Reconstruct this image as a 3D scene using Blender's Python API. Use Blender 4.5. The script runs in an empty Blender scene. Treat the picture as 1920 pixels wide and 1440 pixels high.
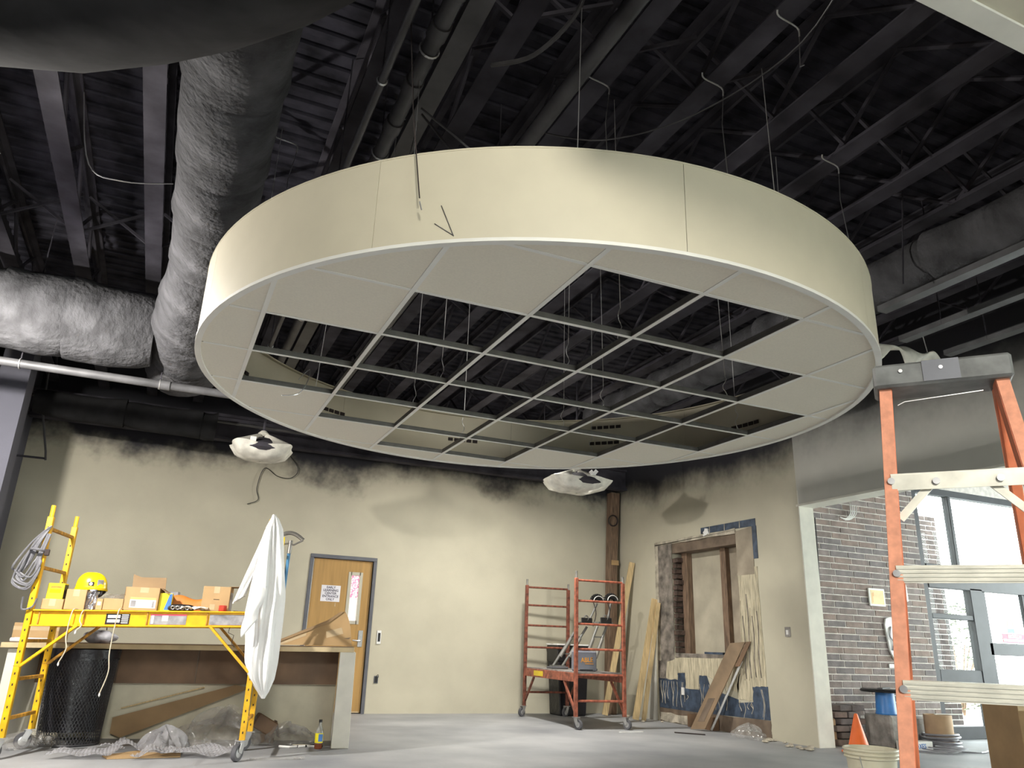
import bpy, bmesh, math, random
from math import sin, cos, pi, radians, sqrt, atan2
from mathutils import Matrix, Vector
random.seed(7)
SC = bpy.context.scene
COL = SC.collection

# ------------------------------------------------------------------ camera
cam_d = bpy.data.cameras.new('camera'); cam = bpy.data.objects.new('camera', cam_d); COL.objects.link(cam)
cam_d.sensor_width = 36.0; cam_d.lens = 26.806; cam_d.clip_start = 0.05; cam_d.clip_end = 200
_R = ((0.91081, 0.16192, 0.37975), (-0.41150, 0.28232, 0.86658), (0.03311, -0.94556, 0.32377))
cam.matrix_world = Matrix(((_R[0][0], -_R[0][1], -_R[0][2], 0.0),
                           (_R[1][0], -_R[1][1], -_R[1][2], 0.0),
                           (_R[2][0], -_R[2][1], -_R[2][2], 1.0), (0, 0, 0, 1)))
SC.camera = cam

# ------------------------------------------------------------------ world, lights, exposure
w = bpy.data.worlds.new('sky'); SC.world = w; w.use_nodes = True
bg = w.node_tree.nodes['Background']; bg.inputs[0].default_value = (1.0, 0.985, 0.96, 1); bg.inputs[1].default_value = 9.0

def light(name, kind, loc, energy, color, size=0.1, rot=None, sy=None):
    d = bpy.data.lights.new(name, kind); d.energy = energy; d.color = color
    if kind == 'AREA':
        d.size = size
        if sy: d.shape = 'RECTANGLE'; d.size_y = sy
    else:
        d.shadow_soft_size = size
    o = bpy.data.objects.new(name, d); COL.objects.link(o); o.location = loc
    if rot: o.rotation_euler = rot
    return o
light('work_lamp_light', 'POINT', (-1.78, 6.0, 3.02), 480, (1.0, 0.95, 0.87), 0.07)
light('added_rear_light', 'AREA', (-0.6, -3.6, 3.75), 210, (1.0, 0.955, 0.86), 1.0, (radians(80), 0, radians(-14)), 0.7)  # unseen lamp added behind the camera to light the cloud's near rim
light('added_fill_light', 'AREA', (4.56, 9.25, 3.455), 105, (1.0, 0.965, 0.89), 0.26, (0, radians(8), 0), 0.2)  # fill lamp added beyond the cloud to even out the back wall
SC.view_settings.view_transform = 'Standard'
SC.view_settings.look = 'None'
SC.view_settings.gamma = 1.0
SC.view_settings.use_curve_mapping = False
SC.view_settings.exposure = 0.72

# ------------------------------------------------------------------ materials
MATS = {}
def nodes_of(m):
    m.use_nodes = True
    nt = m.node_tree
    return nt, nt.nodes['Principled BSDF']
def M(name, col, rough=0.6, metal=0.0, var=0.12, scale=6.0, bump=0.0, bscale=60.0, col2=None, spec=0.5, trans=0.0, emit=None, alpha=1.0, stretch=None, world=False):
    if name in MATS: return MATS[name]
    m = bpy.data.materials.new(name); nt, b = nodes_of(m)
    b.inputs['Roughness'].default_value = rough; b.inputs['Metallic'].default_value = metal
    b.inputs['Specular IOR Level'].default_value = spec
    if trans: b.inputs['Transmission Weight'].default_value = trans
    if alpha < 1: b.inputs['Alpha'].default_value = alpha
    if emit:
        b.inputs['Emission Color'].default_value = (*emit[:3], 1); b.inputs['Emission Strength'].default_value = emit[3]
    tc = nt.nodes.new('ShaderNodeTexCoord')
    src = tc.outputs['Object']
    if world:
        g = nt.nodes.new('ShaderNodeNewGeometry'); src = g.outputs['Position']
    if stretch:
        mp = nt.nodes.new('ShaderNodeMapping'); mp.inputs['Scale'].default_value = stretch
        nt.links.new(src, mp.inputs['Vector']); src = mp.outputs['Vector']
    n = nt.nodes.new('ShaderNodeTexNoise'); n.inputs['Scale'].default_value = scale; n.inputs['Detail'].default_value = 5
    nt.links.new(src, n.inputs['Vector'])
    r = nt.nodes.new('ShaderNodeValToRGB')
    c2 = col2 if col2 else tuple(max(0, c * (1 - 2 * var)) for c in col)
    c1 = col if col2 else tuple(min(1, c * (1 + var)) for c in col)
    r.color_ramp.elements[0].position = 0.3; r.color_ramp.elements[1].position = 0.7
    r.color_ramp.elements[0].color = (*c2, 1); r.color_ramp.elements[1].color = (*c1, 1)
    nt.links.new(n.outputs['Fac'], r.inputs['Fac']); nt.links.new(r.outputs['Color'], b.inputs['Base Color'])
    if bump:
        n2 = nt.nodes.new('ShaderNodeTexNoise'); n2.inputs['Scale'].default_value = bscale; n2.inputs['Detail'].default_value = 4
        nt.links.new(src, n2.inputs['Vector'])
        bp = nt.nodes.new('ShaderNodeBump'); bp.inputs['Strength'].default_value = bump; bp.inputs['Distance'].default_value = 0.02
        nt.links.new(n2.outputs['Fac'], bp.inputs['Height']); nt.links.new(bp.outputs['Normal'], b.inputs['Normal'])
    MATS[name] = m
    return m

BEIGE = (0.53, 0.495, 0.385)
BLACK = (0.016, 0.016, 0.022)
def wall_paint(name, base, h0, amp, width, rough=0.75):
    """beige wall paint with black sprayed ceiling paint fading over its top"""
    m = bpy.data.materials.new(name); nt, b = nodes_of(m); L = nt.links
    b.inputs['Roughness'].default_value = rough
    g = nt.nodes.new('ShaderNodeNewGeometry')
    sx = nt.nodes.new('ShaderNodeSeparateXYZ'); L.new(g.outputs['Position'], sx.inputs[0])
    def noise(sc, det, d=0.0):
        n = nt.nodes.new('ShaderNodeTexNoise'); n.inputs['Scale'].default_value = sc; n.inputs['Detail'].default_value = det
        n.inputs['Distortion'].default_value = d
        L.new(g.outputs['Position'], n.inputs['Vector']); return n.outputs['Fac']
    def math(op, a, c=None):
        k = nt.nodes.new('ShaderNodeMath'); k.operation = op
        for i, v in enumerate((a, c)):
            if v is None: continue
            if isinstance(v, (int, float)): k.inputs[i].default_value = v
            else: L.new(v, k.inputs[i])
        return k.outputs[0]
    big = math('MULTIPLY', math('SUBTRACT', noise(0.9, 2), 0.5), amp)
    fine = math('MULTIPLY', math('SUBTRACT', noise(14, 6), 0.5), amp * 0.22)
    mid = math('MULTIPLY', math('SUBTRACT', noise(3.2, 3), 0.5), amp * 0.5)
    t = math('ADD', math('ADD', math('ADD', sx.outputs['Z'], big), fine), mid)
    mr = nt.nodes.new('ShaderNodeMapRange'); mr.interpolation_type = 'SMOOTHSTEP'
    mr.inputs['From Min'].default_value = h0 - width; mr.inputs['From Max'].default_value = h0 + width
    L.new(t, mr.inputs['Value'])
    cr = nt.nodes.new('ShaderNodeValToRGB')
    cr.color_ramp.elements[0].color = (*[c * 0.88 for c in base], 1); cr.color_ramp.elements[1].color = (*base, 1)
    cr.color_ramp.elements[0].position = 0.35; cr.color_ramp.elements[1].position = 0.65
    L.new(noise(1.6, 5), cr.inputs['Fac'])
    mx = nt.nodes.new('ShaderNodeMix'); mx.data_type = 'RGBA'
    L.new(mr.outputs[0], mx.inputs['Factor']); L.new(cr.outputs[0], mx.inputs['A']); mx.inputs['B'].default_value = (*BLACK, 1)
    L.new(mx.outputs['Result'], b.inputs['Base Color'])
    bp = nt.nodes.new('ShaderNodeBump'); bp.inputs['Strength'].default_value = 0.08; bp.inputs['Distance'].default_value = 0.01
    L.new(noise(60, 3), bp.inputs['Height']); L.new(bp.outputs[0], b.inputs['Normal'])
    MATS[name] = m
    return m

def glass(name, tint=(0.9, 0.95, 0.95), rough=0.02):
    m = bpy.data.materials.new(name); m.use_nodes = True; nt = m.node_tree; nt.nodes.clear(); L = nt.links
    o = nt.nodes.new('ShaderNodeOutputMaterial'); t = nt.nodes.new('ShaderNodeBsdfTransparent'); g = nt.nodes.new('ShaderNodeBsdfGlossy')
    t.inputs[0].default_value = (*tint, 1); g.inputs['Roughness'].default_value = rough
    f0 = nt.nodes.new('ShaderNodeLayerWeight'); f0.inputs[0].default_value = 0.12
    f = nt.nodes.new('ShaderNodeMath'); f.operation = 'MULTIPLY'; f.inputs[1].default_value = 0.6; L.new(f0.outputs['Fresnel'], f.inputs[0])
    x = nt.nodes.new('ShaderNodeMixShader'); L.new(f.outputs[0], x.inputs[0]); L.new(t.outputs[0], x.inputs[1]); L.new(g.outputs[0], x.inputs[2])
    L.new(x.outputs[0], o.inputs[0]); MATS[name] = m
    return m
def film(name, col, amount, rough=0.18):
    """thin clear plastic: part see-through, part milky and shiny"""
    m = bpy.data.materials.new(name); nt, b = nodes_of(m); L = nt.links
    b.inputs['Base Color'].default_value = (*col, 1); b.inputs['Roughness'].default_value = rough
    o = [n for n in nt.nodes if n.type == 'OUTPUT_MATERIAL'][0]
    t = nt.nodes.new('ShaderNodeBsdfTransparent'); x = nt.nodes.new('ShaderNodeMixShader')
    n = nt.nodes.new('ShaderNodeTexNoise'); n.inputs['Scale'].default_value = 9; n.inputs['Detail'].default_value = 4
    tc = nt.nodes.new('ShaderNodeTexCoord'); L.new(tc.outputs['Object'], n.inputs['Vector'])
    mr = nt.nodes.new('ShaderNodeMapRange'); mr.inputs['From Min'].default_value = 0.3; mr.inputs['From Max'].default_value = 0.7
    mr.inputs['To Min'].default_value = max(0, amount - 0.2); mr.inputs['To Max'].default_value = min(1, amount + 0.2)
    L.new(n.outputs['Fac'], mr.inputs['Value']); L.new(mr.outputs[0], x.inputs[0])
    L.new(t.outputs[0], x.inputs[1]); L.new(b.outputs[0], x.inputs[2]); L.new(x.outputs[0], o.inputs[0]); MATS[name] = m
    return m

wall_paint('back_wall_paint', BEIGE, 3.42, 0.80, 0.24)
wall_paint('right_wall_paint', BEIGE, 3.42, 0.60, 0.30)
wall_paint('header_glare_paint', (0.56, 0.55, 0.50), 3.65, 0.6, 0.45)  # base lightened and black fade raised to stand for veiling glare
wall_paint('left_wall_paint', (0.10, 0.10, 0.13), 3.5, 0.5, 0.3)
M('beige_trim', (0.62, 0.58, 0.45), 0.7, var=0.05)
M('white_end', (0.72, 0.70, 0.62), 0.6, var=0.05)
M('concrete', (0.42, 0.425, 0.435), 0.55, var=0.0, scale=0.9, col2=(0.23, 0.24, 0.26), bump=0.12, bscale=25, world=True)
M('black_deck', (0.036, 0.035, 0.045), 0.8, spec=0.08, var=0.35, scale=5, world=True)
M('black_steel', (0.058, 0.055, 0.066), 0.75, spec=0.08, var=0.3, scale=3, world=True)
M('dark_pipe', (0.055, 0.053, 0.055), 0.5, var=0.3, scale=4)
M('grey_pipe', (0.10, 0.10, 0.105), 0.5, var=0.25, scale=4)
M('duct_wrap', (0.080, 0.080, 0.085), 0.9, spec=0.1, var=0.25, scale=5, bump=0.9, bscale=22, stretch=(1, 1, 0.6))
M('black_duct', (0.026, 0.026, 0.027), 0.9, spec=0.05, var=0.2, scale=4, bump=0.25, bscale=6)
M('cloud_white', (0.56, 0.515, 0.39), 0.45, var=0.02)
M('tile_white', (0.72, 0.67, 0.56), 0.85, var=0.025, scale=90)
M('tee_white', (0.72, 0.71, 0.66), 0.4, var=0.03)
M('tee_web_shade', (0.16, 0.155, 0.14), 0.45, metal=0.5, var=0.2)  # white tee metal, darkened in the colour for shade above the flanges
M('wire', (0.30, 0.30, 0.30), 0.4, metal=0.8, var=0.2)
M('bright_wire', (0.62, 0.62, 0.62), 0.35, metal=0.7, var=0.1)
M('yellow_paint', (0.80, 0.44, 0.008), 0.42, var=0.12, scale=12)
M('yellow_worn', (0.55, 0.27, 0.03), 0.6, var=0.3, scale=20)
M('orange_paint', (0.36, 0.105, 0.06), 0.5, var=0.3, scale=18)
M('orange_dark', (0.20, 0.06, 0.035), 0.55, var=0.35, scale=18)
M('slot_dark', (0.03, 0.02, 0.018), 0.8)
M('galvanised', (0.52, 0.52, 0.52), 0.35, metal=0.7, var=0.15)
M('rubber', (0.10, 0.10, 0.11), 0.7, var=0.2)
M('plywood', (0.42, 0.27, 0.12), 0.65, var=0.2, scale=4, stretch=(1, 12, 12))
M('pine', (0.62, 0.46, 0.24), 0.6, var=0.15, scale=5, stretch=(12, 12, 1))
M('counter_edge', (0.58, 0.46, 0.27), 0.5, var=0.1, scale=6)
M('brown_board', (0.17, 0.10, 0.055), 0.6, var=0.2, scale=3)
M('cardboard', (0.44, 0.29, 0.14), 0.8, var=0.08, scale=4)
M('niche_panel', (0.44, 0.40, 0.31), 0.85, var=0.1, scale=3)
M('grey_card', (0.34, 0.29, 0.22), 0.85, var=0.15, scale=4)
M('panel_brown', (0.24, 0.165, 0.10), 0.7, var=0.15, scale=4)
M('cardboard_dark', (0.30, 0.195, 0.10), 0.8, var=0.1, scale=4)
M('tape', (0.55, 0.42, 0.26), 0.25, var=0.08)
M('door_wood', (0.42, 0.245, 0.075), 0.4, var=0.08, scale=3, stretch=(9, 9, 0.6))
M('steel_grey', (0.115, 0.12, 0.14), 0.45, var=0.08)
M('lite_frame', (0.50, 0.47, 0.38), 0.5, var=0.05)
M('paper', (0.78, 0.77, 0.82), 0.7, var=0.03)
M('ink', (0.025, 0.02, 0.06), 0.7)
M('white_cloth', (0.80, 0.80, 0.79), 0.85, var=0.03, scale=4, bump=0.15, bscale=14)
M('hat_yellow', (0.80, 0.58, 0.01), 0.25, var=0.05)
M('bright_yellow', (0.82, 0.70, 0.02), 0.45, var=0.05)
M('label_blue', (0.06, 0.20, 0.55), 0.45, var=0.1)
M('label_orange', (0.85, 0.42, 0.16), 0.5, var=0.05)
M('label_white', (0.75, 0.74, 0.72), 0.55, var=0.03)
M('label_grey', (0.30, 0.30, 0.32), 0.55, var=0.25, scale=14)
M('black_plastic', (0.018, 0.018, 0.020), 0.35, var=0.2)
M('foil', (0.55, 0.54, 0.58), 0.12, metal=0.9, var=0.3, scale=22, bump=0.8, bscale=25)
M('silver_bag', (0.42, 0.42, 0.46), 0.3, var=0.25, scale=8, bump=0.9, bscale=14)
M('orange_fabric', (0.62, 0.20, 0.03), 0.6, var=0.15)
M('red_plastic', (0.55, 0.06, 0.04), 0.35, var=0.05)
M('grey_cord', (0.13, 0.13, 0.145), 0.55, var=0.15)
M('string', (0.62, 0.55, 0.42), 0.8, var=0.1)
M('blue_pole', (0.10, 0.30, 0.55), 0.4, var=0.1)
M('cast_grey', (0.28, 0.27, 0.25), 0.4, metal=0.6, var=0.2)
M('mesh_black', (0.035, 0.035, 0.04), 0.45, var=0.15)
M('liner', (0.012, 0.012, 0.016), 0.3, var=0.2, bump=0.6, bscale=10)
M('tea', (0.16, 0.04, 0.015), 0.2, var=0.1)
M('clear_bottle', (0.65, 0.65, 0.60), 0.1, trans=0.6, var=0.05)
M('tile_blue', (0.055, 0.080, 0.125), 0.5, var=0.3, scale=10, bump=0.3, bscale=20)
M('adhesive', (0.56, 0.50, 0.36), 0.8, var=0.2, scale=9, bump=0.8, bscale=22, stretch=(1, 3.2, 0.5))
M('plaster_raw', (0.24, 0.21, 0.18), 0.9, var=0.35, scale=7, bump=0.9, bscale=16)
M('plaster_cream', (0.50, 0.45, 0.36), 0.85, var=0.3, scale=6, bump=0.7, bscale=14)
M('old_wood', (0.20, 0.13, 0.085), 0.7, var=0.3, scale=5, stretch=(10, 10, 1))
M('lintel', (0.17, 0.125, 0.09), 0.8, var=0.2)
M('brick_dark', (0.10, 0.065, 0.05), 0.9, var=0.4, scale=12, bump=0.6, bscale=30)
for _i, _c in enumerate(((0.23, 0.185, 0.17), (0.27, 0.205, 0.18), (0.20, 0.175, 0.175), (0.25, 0.21, 0.20))):
    M('brick_%d' % _i, _c, 0.85, var=0.15, scale=9, bump=0.3, bscale=50, world=True)
M('brick_4', (0.085, 0.065, 0.06), 0.9, var=0.3, scale=9, world=True)
M('mortar', (0.62, 0.585, 0.55), 0.95, var=0.12, scale=14, bump=0.3, bscale=60)
M('stone', (0.30, 0.28, 0.26), 0.9, var=0.25, scale=7, bump=0.7, bscale=18)
M('window_metal', (0.035, 0.038, 0.045), 0.6, metal=0.0, var=0.1)
M('ladder_orange', (0.68, 0.20, 0.09), 0.45, var=0.12, scale=14)
M('ladder_glare', (0.70, 0.29, 0.17), 0.6, var=0.1, scale=40)  # rail fronts coloured paler and pinker to stand for glare
M('aluminium', (0.66, 0.64, 0.55), 0.45, metal=0.25, var=0.12, scale=14)
M('cap_grey', (0.14, 0.145, 0.14), 0.55, var=0.25, scale=12)
M('cone_orange', (0.85, 0.16, 0.03), 0.45, var=0.06)
M('bucket', (0.60, 0.56, 0.42), 0.45, var=0.05)
M('spool_blue', (0.04, 0.20, 0.55), 0.4, var=0.12)
M('coil_grey', (0.38, 0.38, 0.42), 0.45, metal=0.3, var=0.2)
M('kraft', (0.48, 0.33, 0.20), 0.7, var=0.08)
M('case_grey', (0.19, 0.20, 0.24), 0.45, var=0.08)
M('logo_orange', (0.75, 0.33, 0.04), 0.5)
M('stilt_metal', (0.22, 0.22, 0.21), 0.4, metal=0.5, var=0.2)
M('leaf', (0.10, 0.11, 0.06), 0.8, var=0.5, scale=12)
M('pavement', (0.45, 0.44, 0.42), 0.9, var=0.1)
M('card_yellow', (0.80, 0.66, 0.35), 0.6, var=0.08)
M('sticker_red', (0.72, 0.06, 0.12), 0.5)
M('soft_white', (0.80, 0.80, 0.78), 0.6, var=0.03)
glass('pane_glass'); film('bubble_film', (0.36, 0.36, 0.38), 0.62, 0.08); film('clear_film', (0.48, 0.47, 0.45), 0.30, 0.12)
film('fixture_film', (0.78, 0.76, 0.68), 0.82, 0.3)

def lite_material():
    m = bpy.data.materials.new('door_lite'); nt, b = nodes_of(m); L = nt.links
    tc = nt.nodes.new('ShaderNodeTexCoord')
    n = nt.nodes.new('ShaderNodeTexNoise'); n.inputs['Scale'].default_value = 16; n.inputs['Detail'].default_value = 3; n.inputs['Distortion'].default_value = 2.5
    L.new(tc.outputs['Object'], n.inputs['Vector'])
    s = nt.nodes.new('ShaderNodeSeparateXYZ'); L.new(tc.outputs['Object'], s.inputs[0])
    mr = nt.nodes.new('ShaderNodeMapRange'); mr.inputs['From Min'].default_value = -0.12; mr.inputs['From Max'].default_value = 0.02
    L.new(s.outputs['Z'], mr.inputs['Value'])
    k = nt.nodes.new('ShaderNodeMath'); k.operation = 'MULTIPLY'; L.new(n.outputs['Fac'], k.inputs[0]); L.new(mr.outputs[0], k.inputs[1])
    r = nt.nodes.new('ShaderNodeValToRGB'); e = r.color_ramp.elements
    e[0].position = 0.40; e[0].color = (0.86, 0.78, 0.74, 1); e[1].position = 0.58; e[1].color = (0.62, 0.20, 0.36, 1)
    L.new(k.outputs[0], r.inputs['Fac']); L.new(r.outputs[0], b.inputs['Base Color']); L.new(r.outputs[0], b.inputs['Emission Color'])
    b.inputs['Emission Strength'].default_value = 0.45; b.inputs['Roughness'].default_value = 0.15; MATS['door_lite'] = m
lite_material()

# ------------------------------------------------------------------ mesh builder
MW = {}
def frame_of(d, up=(0, 0, 1)):
    z = Vector(d).normalized(); u = Vector(up)
    if abs(z.dot(u)) > 0.98: u = Vector((1, 0, 0)) if abs(z.x) < 0.9 else Vector((0, 1, 0))
    x = u.cross(z).normalized(); y = z.cross(x)
    return x, y, z
class MB:
    def __init__(s): s.v = []; s.f = []; s.seg = []
    def add(s, vs, fs):
        n = len(s.v); s.v += [tuple(v) for v in vs]; s.f += [tuple(n + i for i in f) for f in fs]; return s
    def box(s, c, d, rz=0, R=None):
        h = [x / 2 for x in d]
        R = R if R else Matrix.Rotation(rz, 3, 'Z')
        vs = [Vector(c) + R @ Vector((sx * h[0], sy * h[1], sz * h[2])) for sz in (-1, 1) for sy in (-1, 1) for sx in (-1, 1)]
        return s.add(vs, [(0, 2, 3, 1), (4, 5, 7, 6), (0, 1, 5, 4), (2, 6, 7, 3), (0, 4, 6, 2), (1, 3, 7, 5)])
    def b2(s, a, b):
        return s.box([(a[i] + b[i]) / 2 for i in range(3)], [abs(b[i] - a[i]) for i in range(3)])
    def bar(s, p, q, w, h, up=(0, 0, 1)):
        p, q = Vector(p), Vector(q); x, y, z = frame_of(q - p, up)
        vs = [c + x * (sx * w / 2) + y * (sy * h / 2) for c in (p, q) for sy in (-1, 1) for sx in (-1, 1)]
        return s.add(vs, [(0, 2, 3, 1), (4, 5, 7, 6), (0, 1, 5, 4), (2, 6, 7, 3), (0, 4, 6, 2), (1, 3, 7, 5)])
    def cyl(s, p, q, r, n=12, r2=None):
        p, q = Vector(p), Vector(q); x, y, z = frame_of(q - p); r2 = r if r2 is None else r2
        vs = [c + (x * cos(2 * pi * i / n) + y * sin(2 * pi * i / n)) * rr for c, rr in ((p, r), (q, r2)) for i in range(n)]
        fs = [(i, (i + 1) % n, n + (i + 1) % n, n + i) for i in range(n)] + [tuple(range(n - 1, -1, -1)), tuple(range(n, 2 * n))]
        return s.add(vs, fs)
    def tube(s, pts, r, n=8, closed=False, rfun=None):
        pts = [Vector(p) for p in pts]; k = len(pts); vs = []; px = None
        for i, p in enumerate(pts):
            a = pts[(i - 1) % k] if (closed or i > 0) else p; b = pts[(i + 1) % k] if (closed or i < k - 1) else p
            t = (b - a).normalized()
            if px is None: x, y, _ = frame_of(t)
            else:
                x = (px - t * px.dot(t))
                x = x.normalized() if x.length > 1e-6 else frame_of(t)[0]
                y = t.cross(x)
            px = x; rr = rfun(i, k) if rfun else r
            vs += [p + (x * cos(2 * pi * j / n) + y * sin(2 * pi * j / n)) * rr for j in range(n)]
        fs = []
        for i in range(k if closed else k - 1):
            a, b = i * n, ((i + 1) % k) * n
            fs += [(a + j, a + (j + 1) % n, b + (j + 1) % n, b + j) for j in range(n)]
        if not closed: fs += [tuple(range(n - 1, -1, -1)), tuple((k - 1) * n + j for j in range(n))]
        return s.add(vs, fs)
    def lathe(s, prof, c=(0, 0, 0), n=24, R=None, cap=True):
        vs = []; R = R if R else Matrix.Identity(3)
        for r, z in prof:
            vs += [Vector(c) + R @ Vector((r * cos(2 * pi * i / n), r * sin(2 * pi * i / n), z)) for i in range(n)]
        fs = []
        for k in range(len(prof) - 1):
            a, b = k * n, (k + 1) * n
            fs += [(a + i, a + (i + 1) % n, b + (i + 1) % n, b + i) for i in range(n)]
        if cap: fs += [tuple(range(n - 1, -1, -1)), tuple((len(prof) - 1) * n + i for i in range(n))]
        return s.add(vs, fs)
    def prism(s, poly, z0, z1, fn=None):
        """polygon in a plane extruded along the third axis; fn maps (a, b, c) to world"""
        fn = fn or (lambda a, b, c: (a, b, c)); n = len(poly)
        vs = [fn(a, b, z0) for a, b in poly] + [fn(a, b, z1) for a, b in poly]
        fs = [tuple(range(n - 1, -1, -1)), tuple(range(n, 2 * n))] + [(i, (i + 1) % n, n + (i + 1) % n, n + i) for i in range(n)]
        return s.add(vs, fs)
    def grid(s, fn, nu, nv, cu=False, cv=False):
        vs = [fn(i / (nu if cu else nu - 1), j / (nv if cv else nv - 1)) for j in range(nv) for i in range(nu)]
        fs = []
        for j in range(nv if cv else nv - 1):
            for i in range(nu if cu else nu - 1):
                fs.append((j * nu + i, j * nu + (i + 1) % nu, ((j + 1) % nv) * nu + (i + 1) % nu, ((j + 1) % nv) * nu + i))
        return s.add(vs, fs)
    def torus(s, c, R, r, axis=(0, 0, 1), n=24, m=8):
        x, y, z = frame_of(axis); c = Vector(c)
        return s.tube([c + (x * cos(2 * pi * i / n) + y * sin(2 * pi * i / n)) * R for i in range(n)], r, m, True)
    def mesh(s, name, mat, smooth=False, bevel=0, solid=0):
        vs = [Vector(v) for v in s.v]
        lo = Vector([min(v[i] for v in vs) for i in range(3)]); hi = Vector([max(v[i] for v in vs) for i in range(3)]); c = (lo + hi) / 2
        me = bpy.data.meshes.new(name); me.from_pydata([v - c for v in vs], [], s.f)
        bm = bmesh.new(); bm.from_mesh(me)
        if bevel:
            bmesh.ops.bevel(bm, geom=bm.edges[:], offset=bevel, segments=1, affect='EDGES', profile=0.5, clamp_overlap=True)
        bmesh.ops.recalc_face_normals(bm, faces=bm.faces[:])
        bm.to_mesh(me); bm.free()
        me.materials.append(MATS[mat])
        if smooth:
            me.polygons.foreach_set('use_smooth', [True] * len(me.polygons))
            try: me.set_sharp_from_angle(angle=radians(40))
            except Exception: pass
        return me, c
    def build(s, name, mat, parent=None, local=False, smooth=False, bevel=0, solid=0):
        me, c = s.mesh(name, mat, smooth, bevel)
        return place(name, me, c, parent, local, solid)
def place(name, me, c, parent=None, local=False, solid=0):
    o = bpy.data.objects.new(name, me); COL.objects.link(o); o.location = c
    if solid:
        md = o.modifiers.new('thickness', 'SOLIDIFY'); md.thickness = solid; md.offset = 0
    b = Matrix.Translation(c)
    if parent:
        o.parent = parent
        if local: MW[o] = MW[parent] @ b
        else:
            o.matrix_parent_inverse = MW[parent].inverted(); MW[o] = b
    else: MW[o] = b
    return o
def tag(o, label, cat=None, group=None):
    o['label'] = label
    if cat: o['category'] = cat
    if group: o['group'] = group
    return o
def thing(name, label, cat, loc=(0, 0, 0), rz=0, group=None, kind=None):
    o = bpy.data.objects.new(name, None); COL.objects.link(o); o.location = loc; o.rotation_euler = (0, 0, rz)
    o.empty_display_size = 0.1
    MW[o] = Matrix.Translation(loc) @ Matrix.Rotation(rz, 4, 'Z')
    if kind: o['kind'] = kind
    if label: tag(o, label, cat, group)
    return o
def struct(o, label=None):
    o['kind'] = 'structure'
    if label: o['label'] = label
    return o
def copy_tree(o, parent=None, loc=None, rz=None, label=None):
    c = o.copy(); COL.objects.link(c)
    if parent: c.parent = parent
    if loc is not None: c.location = loc
    if rz is not None: c.rotation_euler = (0, 0, rz)
    if label: c['label'] = label
    for ch in list(o.children): copy_tree(ch, c)
    return c
def text(name, body, size, mat, parent, loc, rot, depth=0.001, align='CENTER', space=1.0):
    cu = bpy.data.curves.new(name, 'FONT'); cu.body = body; cu.size = size; cu.align_x = align; cu.align_y = 'CENTER'
    cu.extrude = depth; cu.offset = size * 0.018; cu.space_line = space; cu.resolution_u = 2
    t = bpy.data.objects.new(name, cu); COL.objects.link(t)
    dg = bpy.context.evaluated_depsgraph_get(); me = bpy.data.meshes.new_from_object(t.evaluated_get(dg))
    bpy.data.objects.remove(t); me.materials.clear(); me.materials.append(MATS[mat])
    o = bpy.data.objects.new(name, me); COL.objects.link(o)
    mw = Matrix.Translation(loc) @ rot.to_4x4(); o.matrix_basis = mw
    if parent: o.parent = parent; o.matrix_parent_inverse = MW[parent].inverted()
    MW[o] = mw
    return o
FACE_Y = Matrix.Rotation(radians(90), 3, 'X')              # text that reads from -Y
def lerp(a, b, t): return a + (b - a) * t
def smooth_path(pts, n=6):
    P = [Vector(p) for p in pts]; out = []
    for i in range(len(P) - 1):
        p0 = P[max(i - 1, 0)]; p1 = P[i]; p2 = P[i + 1]; p3 = P[min(i + 2, len(P) - 1)]
        for k in range(n):
            t = k / n
            out.append(0.5 * ((2 * p1) + (p2 - p0) * t + (2 * p0 - 5 * p1 + 4 * p2 - p3) * t * t + (3 * p1 - p0 - 3 * p2 + p3) * t ** 3))
    return out + [P[-1]]
# ================================================================== the setting
XL, XR, YB = -1.9, 7.2, 11.65
struct(MB().b2((-2.2, -6.2, -0.12), (13.2, 12.0, 0.0)).build('floor', 'concrete'), 'bare grey concrete floor with pale dusty patches')
wb = MB()
wb.b2((XL - 0.2, YB, 0), (2.02, YB + 0.2, 4.95)).b2((2.92, YB, 0), (XR + 0.25, YB + 0.2, 4.95)).b2((2.02, YB, 2.13), (2.92, YB + 0.2, 4.95))
wb.b2((2.02, YB + 0.16, 0), (2.92, YB + 0.2, 2.13))
struct(wb.build('wall_back', 'back_wall_paint'), 'beige back wall with black sprayed paint fading over its top')
NY0, NY1, NZ0, NZ1 = 8.50, 10.02, 0.90, 2.58          # the broken-out niche in the right wall
wr = MB()
wr.b2((XR, 7.3, 0), (XR + 0.25, NY0, 4.95)).b2((XR, NY1, 0), (XR + 0.25, YB, 4.95))
wr.b2((XR, NY0, 0), (XR + 0.25, NY1, NZ0)).b2((XR, NY0, NZ1), (XR + 0.25, NY1, 4.95)).b2((XR + 0.25, 7.8, 0), (XR + 0.5, YB, 4.95))
WALL_R = struct(wr.build('wall_right', 'right_wall_paint'), 'beige right wall with a broken-out niche')
struct(MB().b2((XR, 3.0, 2.80), (XR + 0.25, 7.3, 4.95)).build('wall_header', 'header_glare_paint'), 'grey oversprayed header wall, lightened for glare, above the opening to the entrance')
struct(MB().b2((XR - 0.012, 3.0, 2.775), (XR + 0.26, 7.32, 2.80)).build('trim_header', 'white_end'), 'thin white corner bead under the header wall')
struct(MB().b2((XR - 0.002, 7.283, 0), (XR + 0.235, 7.30, 2.98)).build('trim_1', 'white_end', bevel=0.003), 'clean white end face of the beige right wall')
struct(MB().b2((XR, -6.0, 0), (XR + 0.25, 3.0, 4.95)).build('wall_near', 'right_wall_paint'))
wl = MB().b2((XL - 0.2, -6.0, 0), (XL, YB, 4.95))
struct(wl.build('wall_left', 'left_wall_paint'), 'dark left wall')
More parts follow.
